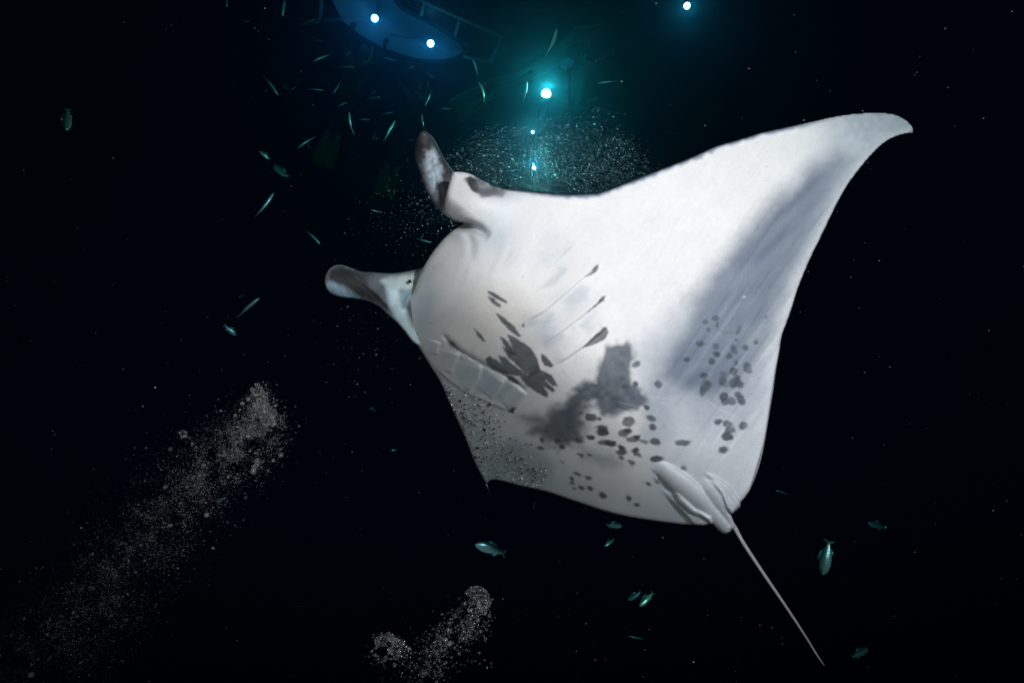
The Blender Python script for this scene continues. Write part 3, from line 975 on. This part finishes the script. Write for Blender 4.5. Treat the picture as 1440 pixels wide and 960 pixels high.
# ---------------------------------------------------------------- light raft at the surface
m_board = noise_tint(mat('pale_blue_board', (.075, .125, .17), .8), 3, .4)
m_pipe = noise_tint(mat('white_plastic_pipe', (.11, .14, .15), .6), 8, .3)
m_black = noise_tint(mat('black_rubber', (.02, .02, .022), .6), 20, .4)
m_lens_b = mat('lit_lamp_lens_cool', (1, 1, 1), .3, emit=(.62, .86, 1.0), estr=26)
m_lens_t = mat('lit_torch_lens', (1, 1, 1), .3, emit=(.75, 1.0, .97), estr=40)


def tube(name, pts, r, m, parent=None, K=8):
    pts = [np.asarray(p, float) for p in pts]
    V, F = [], []
    for i, p in enumerate(pts):
        tg = pts[min(i + 1, len(pts) - 1)] - pts[max(i - 1, 0)]
        tg = tg / (np.linalg.norm(tg) + 1e-9)
        ref = np.array([0, 0, 1.]) if abs(tg[2]) < .9 else np.array([1., 0, 0])
        a = np.cross(tg, ref)
        a /= np.linalg.norm(a)
        b2 = np.cross(tg, a)
        rr = r[i] if isinstance(r, (list, tuple)) else r
        for k in range(K):
            an = 2 * math.pi * k / K
            V.append(p + rr * (a * math.cos(an) + b2 * math.sin(an)))
    for i in range(len(pts) - 1):
        for k in range(K):
            F.append((i * K + k, i * K + (k + 1) % K, (i + 1) * K + (k + 1) % K, (i + 1) * K + k))
    F.append(tuple(range(K))[::-1])
    F.append(tuple(range((len(pts) - 1) * K, len(pts) * K)))
    return mesh_obj(name, V, F, m, parent)


def lathe(name, base, axis, prof, m, parent=None, K=20):
    """surface of revolution: prof = [(distance along axis, radius)]"""
    base, axis = np.asarray(base, float), np.asarray(axis, float) / np.linalg.norm(axis)
    return tube(name, [base + axis * (h + i * 1e-5) for i, (h, r) in enumerate(prof)], [r for h, r in prof], m, parent, K)


raft = bpy.data.objects.new('light_raft', None)
C.objects.link(raft)
tag(raft, 'pale board floating at the surface with hanging lamps and a pipe rail frame', 'raft')
bo = smooth_outline([(440, -75), (520, -60), (560, 8), (600, 31), (638, 54), (661, 71), (655, 84), (622, 91), (578, 86), (530, 68), (492, 44), (466, 14)], 6)
top = [on_plane(x, y, -.06) for x, y in bo]
nb_ = len(top)
cen = np.mean(top, axis=0)
V, F = [], []
for sc, dz in ((.90, 0.), (.985, .025), (1., .07), (.985, .13), (.9, .16)):
    for p in top:
        q = cen + (p - cen) * sc
        V.append((q[0], q[1], -.06 + dz))
for l in range(4):
    for i in range(nb_):
        j = (i + 1) % nb_
        F.append((l * nb_ + i, l * nb_ + j, (l + 1) * nb_ + j, (l + 1) * nb_ + i))
F.append(tuple(range(nb_)))
F.append(tuple(range(4 * nb_, 5 * nb_))[::-1])
mesh_obj('board', V, F, m_board, raft)
zr = -.10
rail = [on_plane(x, y, zr) for x, y in [(560, -16), (599, 3), (647, 25.6), (700, 49), (705, 53), (703, 60), (696, 73), (690, 88)]]
tube('rail', rail, .028, m_pipe, raft)
for a, b2 in (((647, 26), (640, 52)), ((597, 4), (592, 22)), ((690, 88), (652, 80))):
    tube('rail_strut', [on_plane(*a, zr), on_plane(*b2, zr)], .024, m_pipe, raft)
tube('rail', [on_plane(x, y, zr) for x, y in [(453, -20), (450, 22), (446, 30), (420, 36)]], .028, m_pipe, raft)
tube('rail_strut', [on_plane(448, 29, zr), on_plane(480, 28.5, zr), on_plane(512, 27, zr)], .022, m_pipe, raft)


def hanging_lamp(px, py, z, label, rad, cab, col, watts, lens, reach=.3):
    c = on_plane(px, py, z)
    e = bpy.data.objects.new('hanging_lamp', None)
    C.objects.link(e)
    tag(e, label, 'lamp', None)
    ax = np.array([0, 0, 1.])
    lathe('housing', c + ax * rad * .55, ax, [(0, rad * 1.02), (.03, rad * 1.05), (.05, rad * .8), (.12, rad * .55), (.13, rad * .2)], m_black, e)
    ball('lens', c, rad, lens, e, 3)
    tube('cable', cab(c + ax * (.12 + rad * .5)), .009, m_black, e, 6)
    lamp('POINT', 'lamp_glow', c - ax * (rad * .8 + .012), col, watts, .05).parent = e
    return c


hanging_lamp(527, 26, -.32, 'bright blue-white lamp hanging under the middle of the raft board', .045, lambda c: [c, c + (0, 0, .12), on_plane(529, -14, -.06)], (.03, .34, 1.0), 6, m_lens_b)
hanging_lamp(605.5, 61.5, -.32, 'bright blue-white lamp on a curved cable near the raft board end', .045,
             lambda c: [c, on_plane(594, 57.5, -.22), on_plane(580, 54.5, -.17), on_plane(562, 52, -.13), on_plane(548, 49, -.08)], (.03, .38, 1.0), 6, m_lens_b)
hanging_lamp(966, 8.5, -.30, 'small lone white lamp at the surface away from the raft', .040, lambda c: [c, c + (0, 0, .1), c + (.02, .02, .3)], (.25, .8, 1.0), 4, m_lens_b)


def torch(px, py, d, axis_px, label, rad, length, watts, col, lens, away=.5):
    c = P(px, py, d)
    e = bpy.data.objects.new('dive_torch', None)
    C.objects.link(e)
    tag(e, label, 'torch')
    ax = RIGHT * axis_px[0] - UP * axis_px[1] + FWD * away
    ax /= np.linalg.norm(ax)
    lathe('housing', c + ax * rad * .3, ax, [(0, rad * 1.05), (rad, rad * 1.1), (rad * 1.8, rad * .75), (length, rad * .7), (length + .01, rad * .5)], m_black, e)
    lathe('bezel', c + ax * rad * .05, ax, [(0, rad * 1.12), (rad * .5, rad * 1.2)], m_black, e)
    ball('lens', c + ax * rad * .1, rad * .9, lens, e, 3)
    hb = c + ax * length * .35
    tube('handle', [hb, hb + FWD * .05, hb + FWD * .06 + ax * length * .35, hb + ax * length * .35], rad * .2, m_black, e)
    lamp('POINT', 'torch_glow', c - ax * (rad + .05), col, watts, .05).parent = e


torch(768, 132, 6.0, (-.35, 1.0), 'brightest dive torch glowing teal above the bubble cloud', .046, .34, 16, (.22, 1.0, .80), m_lens_t, 3.)
torch(749, 186, 4.75, (-.2, 1.0), 'small torch glinting through the upper part of the bubble cloud', .009, .14, 2.2, (.4, 1.0, .95), m_lens_t, 4.)
torch(751, 236, 4.75, (-.2, 1.0), 'torch shining through the bubbles right behind the leading edge', .013, .16, 5, (.4, 1.0, .95), m_lens_t, 4.)

# ---------------------------------------------------------------- float and snorkelers at the surface
m_float = noise_tint(mat('blue_float_plastic', (.02, .22, .36), .4), 12, .2)
fl = bpy.data.objects.new('float', None)
C.objects.link(fl)
tag(fl, 'round blue float at the surface above the brightest torch', 'float')
fc = on_plane(797, 84, -.12)
lathe('buoy', fc - np.array([0, 0, .16]), (0, 0, 1), [(0, .02), (.01, .05), (.05, .095), (.12, .12), (.20, .12), (.27, .09), (.31, .04), (.32, .015)], m_float, fl)
tube('line', [fc + np.array([0, 0, -.15]), fc + np.array([.01, -.05, -.6]), fc + np.array([-.03, -.06, -1.2])], .005, m_black, fl, 6)

m_suit = noise_tint(mat('black_wetsuit', (.016, .018, .02), .7), 9, .3)
m_fin = noise_tint(mat('green_swim_fin', (.005, .11, .05), .5), 7, .3)
m_mask = mat('mask_glass', (.02, .03, .035), .1)
m_snk = mat('snorkel_plastic', (.03, .20, .12), .4)


def snorkeler(fin_px, hand_px, label, zf=-.25, spread=.14, knee=.12):
    """a person lying face down at the surface; x = towards the hands, origin between the ankles"""
    f0 = on_plane(*fin_px, zf)
    h0 = on_plane(*hand_px, zf)
    ax = h0 - f0
    ax[2] = 0
    ax /= np.linalg.norm(ax)
    J, E = {}, []

    def j(n, p, r, par=None):
        J[n] = (p, r)
        if par: E.append((par, n))
    j('pelvis', (.84, 0, .10), (.15, .11))
    j('waist', (1.02, 0, .11), (.13, .10), 'pelvis')
    j('chest', (1.22, 0, .11), (.16, .12), 'waist')
    j('neckbase', (1.38, 0, .12), (.09, .08), 'chest')
    j('neck', (1.44, 0, .12), (.058, .058), 'neckbase')
    j('head', (1.53, 0, .11), (.082, .10), 'neck')
    j('crown', (1.62, 0, .11), (.07, .08), 'head')
    for sg in (-1, 1):
        n = str(sg)
        j('hip' + n, (.78, .09 * sg, .09), (.09, .09), 'pelvis')
        j('knee' + n, (.42, spread * .8 * sg, .09 - knee), (.058, .058), 'hip' + n)
        j('calf' + n, (.28, spread * .9 * sg, .07 - knee * .5), (.054, .054), 'knee' + n)
        j('ankle' + n, (.02, spread * sg, .03), (.036, .036), 'calf' + n)
        j('foot' + n, (-.12, spread * 1.05 * sg, .0), (.045, .03), 'ankle' + n)
        j('shoulder' + n, (1.36, .17 * sg, .10), (.065, .06), 'chest')
        j('elbow' + n, (1.52, .30 * sg, .03), (.045, .045), 'shoulder' + n)
        j('wrist' + n, (1.76, .25 * sg, .05), (.028, .028), 'elbow' + n)
        j('palm' + n, (1.84, .24 * sg, .05), (.036, .020), 'wrist' + n)
        for k, (dx, dy, dz) in enumerate(((.02, -.05, -.01), (.075, -.026, -.02), (.085, -.008, -.022), (.078, .012, -.022), (.06, .028, -.018))):
            j('knuckle%s%d' % (n, k), (1.855 + dx * .5, (.24 + dy * .9) * sg, .05 + dz * .2), (.0095, .0095), 'palm' + n)
            j('tip%s%d' % (n, k), (1.855 + dx, (.24 + dy) * sg, .05 + dz * 1.6), (.008, .008), 'knuckle%s%d' % (n, k))
    names = list(J)
    me = bpy.data.meshes.new('person')
    me.from_pydata([J[n][0] for n in names], [(names.index(a), names.index(b)) for a, b in E], [])
    o = bpy.data.objects.new('person', me)
    C.objects.link(o)
    sk = o.modifiers.new('skin', 'SKIN')
    sk.use_smooth_shade = True
    if not me.skin_vertices:
        bpy.context.view_layer.objects.active = o
        o.select_set(True)
        bpy.ops.mesh.customdata_skin_add()
    for n, v in zip(names, me.skin_vertices[0].data):
        v.radius = J[n][1]
        v.use_root = n == 'pelvis'
    ss = o.modifiers.new('subdiv', 'SUBSURF')
    ss.levels = ss.render_levels = 1
    me.materials.append(m_suit)
    o.location = f0 + ax * .3
    o.rotation_euler = (0, 0, math.atan2(ax[1], ax[0]))
    tag(o, label, 'person')
    # mask and snorkel
    V, F = [], []
    for dz in (0, -.035):
        for k in range(14):
            a = 2 * math.pi * k / 14
            V.append((1.54 + .045 * math.cos(a), .075 * math.sin(a), .02 + dz))
    F = [(k, (k + 1) % 14, 14 + (k + 1) % 14, 14 + k) for k in range(14)] + [tuple(range(14)), tuple(range(14, 28))[::-1]]
    mesh_obj('dive_mask', V, F, m_mask, o)
    tube('snorkel', [(1.46, .03, -.02), (1.47, .10, -.03), (1.50, .12, .05), (1.55, .12, .20), (1.56, .12, .34)], .013, m_snk, o)
    for sg in (-1, 1):
        # fin: foot pocket widening into a ribbed blade
        V, F = [], []
        prof = [(.03, .05, .045), (-.10, .055, .04), (-.18, .065, .022), (-.34, .095, .012), (-.52, .115, .008), (-.58, .105, .006)]
        K = 8
        for (x, w, h) in prof:
            for k in range(K):
                a = 2 * math.pi * k / K
                V.append((x, w * math.cos(a), h * math.sin(a) + (x + .1) * .35 if x < -.1 else h * math.sin(a)))
        for i_ in range(len(prof) - 1):
            for k in range(K):
                F.append((i_ * K + k, i_ * K + (k + 1) % K, (i_ + 1) * K + (k + 1) % K, (i_ + 1) * K + k))
        F += [tuple(range(K))[::-1], tuple(range((len(prof) - 1) * K, len(prof) * K))]
        fo = mesh_obj('swim_fin', V, F, m_fin, o)
        fo.location = (0, spread * 1.02 * sg, .0)
        for ry in (-1, 1):
            tube('fin_rib', [(-.12, ry * .055, -.012), (-.3, ry * .085, -.085), (-.53, ry * .108, -.165)], [.012, .009, .005], m_fin, fo, 6)
    return o


snorkeler((662, 139), (752, 100), 'snorkeler in black wetsuit with wide green fins between the raft rail and the brightest torch', spread=.10)
snorkeler((461, 208), (512, 70), 'snorkeler with green fins reaching towards the hanging lamp in mid-raft', spread=.08)
snorkeler((546, 252), (600, 96), 'snorkeler with green fins floating behind the raised head lobe', spread=.08)

# ---------------------------------------------------------------- bubbles and drifting specks
def bubble_mat(name, base, lo, hi, rough=.25, power=3.0):
    m = bpy.data.materials.new(name)
    m.use_nodes = True
    t = m.node_tree
    b = t.nodes['Principled BSDF']
    b.inputs['Base Color'].default_value = (*base, 1)
    b.inputs['Roughness'].default_value = rough
    b.inputs['Metallic'].default_value = .45
    tr = t.nodes.new('ShaderNodeBsdfTransparent')
    mx = t.nodes.new('ShaderNodeMixShader')
    lw = t.nodes.new('ShaderNodeLayerWeight')
    lw.inputs['Blend'].default_value = .35
    ge = t.nodes.new('ShaderNodeNewGeometry')
    p = t.nodes.new('ShaderNodeMath')
    p.operation = 'POWER'
    p.inputs[1].default_value = power
    mr = t.nodes.new('ShaderNodeMapRange')
    mr.inputs['To Min'].default_value = lo
    mr.inputs['To Max'].default_value = hi
    mr2 = t.nodes.new('ShaderNodeMapRange')
    mr2.inputs['To Min'].default_value = .35
    mr2.inputs['To Max'].default_value = 1.0
    mu = t.nodes.new('ShaderNodeMath')
    mu.operation = 'MULTIPLY'
    t.links.new(ge.outputs['Random Per Island'], p.inputs[0])
    t.links.new(p.outputs[0], mr.inputs['Value'])
    t.links.new(lw.outputs['Facing'], mr2.inputs['Value'])
    t.links.new(mr.outputs[0], mu.inputs[0])
    t.links.new(mr2.outputs[0], mu.inputs[1])
    t.links.new(mu.outputs[0], mx.inputs['Fac'])
    t.links.new(tr.outputs[0], mx.inputs[1])
    t.links.new(b.outputs[0], mx.inputs[2])
    t.links.new(mx.outputs[0], t.nodes['Material Output'].inputs['Surface'])
    return m


ph = (1 + 5 ** .5) / 2
ICO_V = np.array([(-1, ph, 0), (1, ph, 0), (-1, -ph, 0), (1, -ph, 0), (0, -1, ph), (0, 1, ph), (0, -1, -ph), (0, 1, -ph), (ph, 0, -1), (ph, 0, 1), (-ph, 0, -1), (-ph, 0, 1)]) / math.sqrt(1 + ph * ph)
ICO_F = np.array([(0, 11, 5), (0, 5, 1), (0, 1, 7), (0, 7, 10), (0, 10, 11), (1, 5, 9), (5, 11, 4), (11, 10, 2), (10, 7, 6), (7, 1, 8), (3, 9, 4), (3, 4, 2), (3, 2, 6), (3, 6, 8), (3, 8, 9),
                  (4, 9, 5), (2, 4, 11), (6, 2, 10), (8, 6, 7), (9, 8, 1)])


def subdivide(V, F):
    V = [tuple(v) for v in V]
    mid = {}
    out = []

    def m(a, b):
        k = (min(a, b), max(a, b))
        if k not in mid:
            c = np.array(V[a]) + np.array(V[b])
            V.append(tuple(c / np.linalg.norm(c)))
            mid[k] = len(V) - 1
        return mid[k]
    for a, b, c in F:
        ab, bc, ca = m(a, b), m(b, c), m(c, a)
        out += [(a, ab, ca), (b, bc, ab), (c, ca, bc), (ab, bc, ca)]
    return np.array(V), np.array(out)


ICO2_V, ICO2_F = subdivide(ICO_V, ICO_F)


def bubbles(name, px, py, d, rpx, m, label, cat='bubbles', stretch=.15):
    c = P(px, py, d)
    r = np.asarray(rpx) * d / FPX
    VV, FF, o0 = [], [], 0
    for big in (0, 1):
        k = (np.asarray(rpx) > 1.7) == bool(big)
        bv, bf = (ICO2_V, ICO2_F) if big else (ICO_V, ICO_F)
        n = int(k.sum())
        sq = 1 + rng.normal(0, stretch, (n, 1, 3))
        VV.append((c[k][:, None, :] + bv[None] * r[k][:, None, None] * sq).reshape(-1, 3))
        FF.append((bf[None] + len(bv) * np.arange(n)[:, None, None]).reshape(-1, 3) + o0)
        o0 += n * len(bv)
    o = tri_mesh(name, np.vstack(VV), np.vstack(FF), m)
    tag(o, label, cat, kind='stuff')
    return o


def along(line, rad, n, wgt=None, clump=0.):
    """random points round a polyline; returns pixels and a depth offset in pixels"""
    q = np.array(line, float)
    w = np.array(wgt if wgt else [1] * len(q), float)
    uu = np.linspace(0, 1, len(q))
    u = rng.random(n * 6)
    u = u[rng.random(len(u)) < np.interp(u, uu, w) / w.max()][:n]
    n = len(u)
    r = np.interp(u, uu, rad)
    off = rng.normal(0, .5, (n, 3)) * r[:, None]
    x = np.interp(u, uu, q[:, 0]) + off[:, 0]
    y = np.interp(u, uu, q[:, 1]) + off[:, 1]
    if clump:
        keep = vnoise(x + 500, y + 500, 17, 91) * .6 + vnoise(x + 500, y + 500, 6, 92) * .4 > clump * rng.random(n) ** .5
        x, y, off = x[keep], y[keep], off[keep]
    return x, y, off[:, 2]


m_bub = bubble_mat('air_bubbles', (.92, .76, .76), .14, .8, .3)
# column of exhaled bubbles
COL = [(366, 552), (374, 585), (350, 622), (295, 658), (230, 728), (165, 808), (100, 880), (30, 955)]
x, y, z = along(COL, [12, 26, 46, 58, 62, 66, 72, 76], 60000, [.5, 1.0, 1.3, 1.3, 1.2, 1.15, 1.0, .8], .85)
rp = np.clip(rng.lognormal(-.80, .38, len(x)), .22, 1.3)
xb, yb, zb = along(COL, [12, 28, 56, 68, 70, 74, 82, 84], 750, [1.2, 1.3, 1.2, 1, .9, .8, .7, .6], .6)
x, y, z = np.r_[x, xb], np.r_[y, yb], np.r_[z, zb]
rp = np.r_[rp, np.clip(rng.lognormal(.25, .4, len(xb)), .8, 4)]
for cx, cy_, r0, n in ((362, 548, 9, 70), (378, 588, 13, 120), (258, 610, 6, 40), (362, 652, 7, 50)):
    a = rng.random(n) * 6.283
    r = r0 * np.sqrt(rng.random(n))
    x, y, z = np.r_[x, cx + r * np.cos(a)], np.r_[y, cy_ + r * np.sin(a)], np.r_[z, rng.normal(0, 5, n)]
    rp = np.r_[rp, np.clip(rng.lognormal(.1, .5, n), .5, 4)]
bubbles('bubble_column', x, y, 2.8 + z * .004, rp, m_bub, 'wide hazy column of tiny grey exhaled bubbles rising in open water')
# plume with a cap
m_bub2 = bubble_mat('air_bubbles_close', (.95, .78, .80), .16, 1.0, .12, 4.)
x1, y1, z1_ = along([(672, 846), (668, 870), (645, 882), (625, 905), (600, 930), (570, 962)], [13, 22, 28, 34, 38, 44], 9000, [1.5, 1.5, .9, .75, .9, .9], .95)
r1 = np.clip(rng.lognormal(-.55, .45, len(x1)), .3, 2.2)
a = rng.uniform(-2.6, .9, 500)
k = 20 * rng.random(500) ** .35
x2, y2 = 670 + k * np.cos(a), 846 + k * np.sin(a) * 1.15
r2 = np.clip(rng.lognormal(-.4, .4, 500), .3, 2)
xb, yb, zb = along([(672, 838), (668, 870), (645, 882), (620, 910), (570, 962)], [14, 24, 30, 40, 50], 260, [1, 1.2, 1, 1, 1.2], .5)
rb = np.clip(rng.lognormal(.35, .45, len(xb)), .9, 5)
xs, ys = rng.normal(640, 30, 40), rng.normal(928, 9, 40)
x = np.r_[x1, x2, xb, xs]
y = np.r_[y1, y2, yb, ys]
z = np.r_[z1_, rng.normal(0, 8, 500), zb, rng.normal(0, 8, 40)]
bubbles('bubble_plume', x, y, 2.75 + z * .003, np.r_[r1, r2, rb, rng.uniform(.6, 1.8, 40)], m_bub2, 'short plume of grey bubbles with a rounded cap below the manta')
# round clump
n = 1700
a = rng.random(n) * 2 * math.pi
r = 26 * np.sqrt(rng.random(n)) * (1 + .18 * np.sin(3 * a + 1) + .08 * np.sin(7 * a))
x = 548 + r * np.cos(a)
y = 911 + r * np.sin(a) * .74
h = np.hypot(x - 536, (y - 915) * 1.3)
keep = (rng.random(n) < .25 + vnoise(x, y, 7, 95)) & (h > 7 + 4 * vnoise(x, y, 5, 96)) & (np.hypot(x - 549, (y - 922) * 1.6) > 5)
x, y = x[keep], y[keep]
xa = rng.uniform(-2.9, 2.9, 90)
x = np.r_[x, 543 + 29 * np.cos(xa) + rng.normal(0, 2.5, 90)]
y = np.r_[y, 913 + 22 * np.sin(xa) + rng.normal(0, 2.5, 90)]
bubbles('bubble_clump', x, y, 2.7 + rng.normal(0, .05, len(x)), np.clip(rng.lognormal(-.4, .55, len(x)), .3, 2.4), m_bub2, 'small round clump of sparkling bubbles beside the capped plume')
# cloud behind the head and the leading edge
n = 46000
x = rng.normal(765, 95, n)
y = rng.normal(238, 55, n)
top_e = np.interp(x, [560, 620, 690, 750, 800, 860, 905, 940], [260, 205, 160, 140, 143, 148, 185, 240])
dens = .30 + .55 * vnoise(x, y, 40, 97) + .3 * vnoise(x, y, 9, 98)
keep = (y > top_e + rng.exponential(16, n) - 16 + 34 * vnoise(x, y, 30, 99)) & (y < 312) & (x > 590) & (x < 945) & (rng.random(n) < dens * sstep(-10, 60, y - top_e) + .12)
x, y = x[keep], y[keep]
m_bub3 = bubble_mat('air_bubbles_far', (.92, .95, .95), .12, 1.0, .10, 4.)
bubbles('bubble_cloud', x, y, 4.25 + rng.normal(0, .22, len(x)), np.clip(rng.lognormal(-.80, .52, len(x)), .2, 2.5), m_bub3, 'dense cloud of glittering bubbles behind the head and leading edge')
n = 700
x = rng.normal(585, 42, n)
y = rng.normal(312, 32, n)
x3 = rng.normal(520, 36, 260)
y3 = rng.normal(480, 40, 260)
x, y = np.r_[x, x3], np.r_[y, y3]
bubbles('loose_bubbles', x, y, 3.3 + rng.normal(0, .3, len(x)), np.clip(rng.lognormal(-.7, .5, len(x)), .2, 1.8), m_bub3, 'sparse scatter of tiny bubbles in front of the mouth and under the head lobe')

# bubbles caught against the skin of the curled wing
band = [(622, 545), (640, 575), (655, 605), (672, 640), (705, 662), (735, 668), (765, 676)]
x, y, _ = along(band, [10, 18, 28, 32, 34, 30, 18], 1150, [1.2, 1.2, 1, 1, 1.1, 1.1, .7])
x4, y4, _ = along([(650, 550), (680, 585), (690, 610), (720, 640)], [8, 16, 24, 30], 260)
x, y = np.r_[x, x4], np.r_[y, y4]
pp = np.c_[x, y]
e_ = seg_dist(pp, BODY, True)[0]
ok = inside(pp, BODY) & (e_ > 1.5)
pp = pp[ok]
dd = body_depth(pp, e_[ok])
m_wb = mat('skin_bubbles', (.16, .17, .18), .12, 0, .9)
t = m_wb.node_tree
ge = t.nodes.new('ShaderNodeNewGeometry')
cr = t.nodes.new('ShaderNodeValToRGB')
cr.color_ramp.elements[0].position = .5
cr.color_ramp.elements[0].color = (.025, .027, .03, 1)
cr.color_ramp.elements[1].position = .95
cr.color_ramp.elements[1].color = (.50, .52, .52, 1)
t.links.new(ge.outputs['Random Per Island'], cr.inputs[0])
t.links.new(cr.outputs[0], t.nodes['Principled BSDF'].inputs['Base Color'])
rp = np.clip(rng.lognormal(-.36, .45, len(pp)), .3, 2.0)
bubbles('trapped_bubbles', pp[:, 0], pp[:, 1], dd - .001, rp, m_wb, 'dark glinting air bubbles caught against the underside of the curled wing', stretch=.45)

# marine snow
n = 650
x = rng.uniform(-40, 1480, n)
y = rng.uniform(-40, 1000, n)
d = 1.2 + 5.5 * rng.random(n) ** .8
m_snow = mat('plankton_specks', (.36, .30, .28), .7)
t = m_snow.node_tree
ge = t.nodes.new('ShaderNodeNewGeometry')
cr = t.nodes.new('ShaderNodeValToRGB')
cr.color_ramp.elements[0].color = (.20, .08, .06, 1)
cr.color_ramp.elements[1].color = (.30, .34, .34, 1)
t.links.new(ge.outputs['Random Per Island'], cr.inputs[0])
t.links.new(cr.outputs[0], t.nodes['Principled BSDF'].inputs['Base Color'])
ok = ~inside(np.c_[x, y], BODY) | (d > 2.9)
bubbles('drifting_specks', x[ok], y[ok], d[ok], np.clip(rng.lognormal(-.55, .45, int(ok.sum())), .25, 1.7), m_snow, 'tiny pale and reddish plankton specks drifting through the dark water', 'plankton')
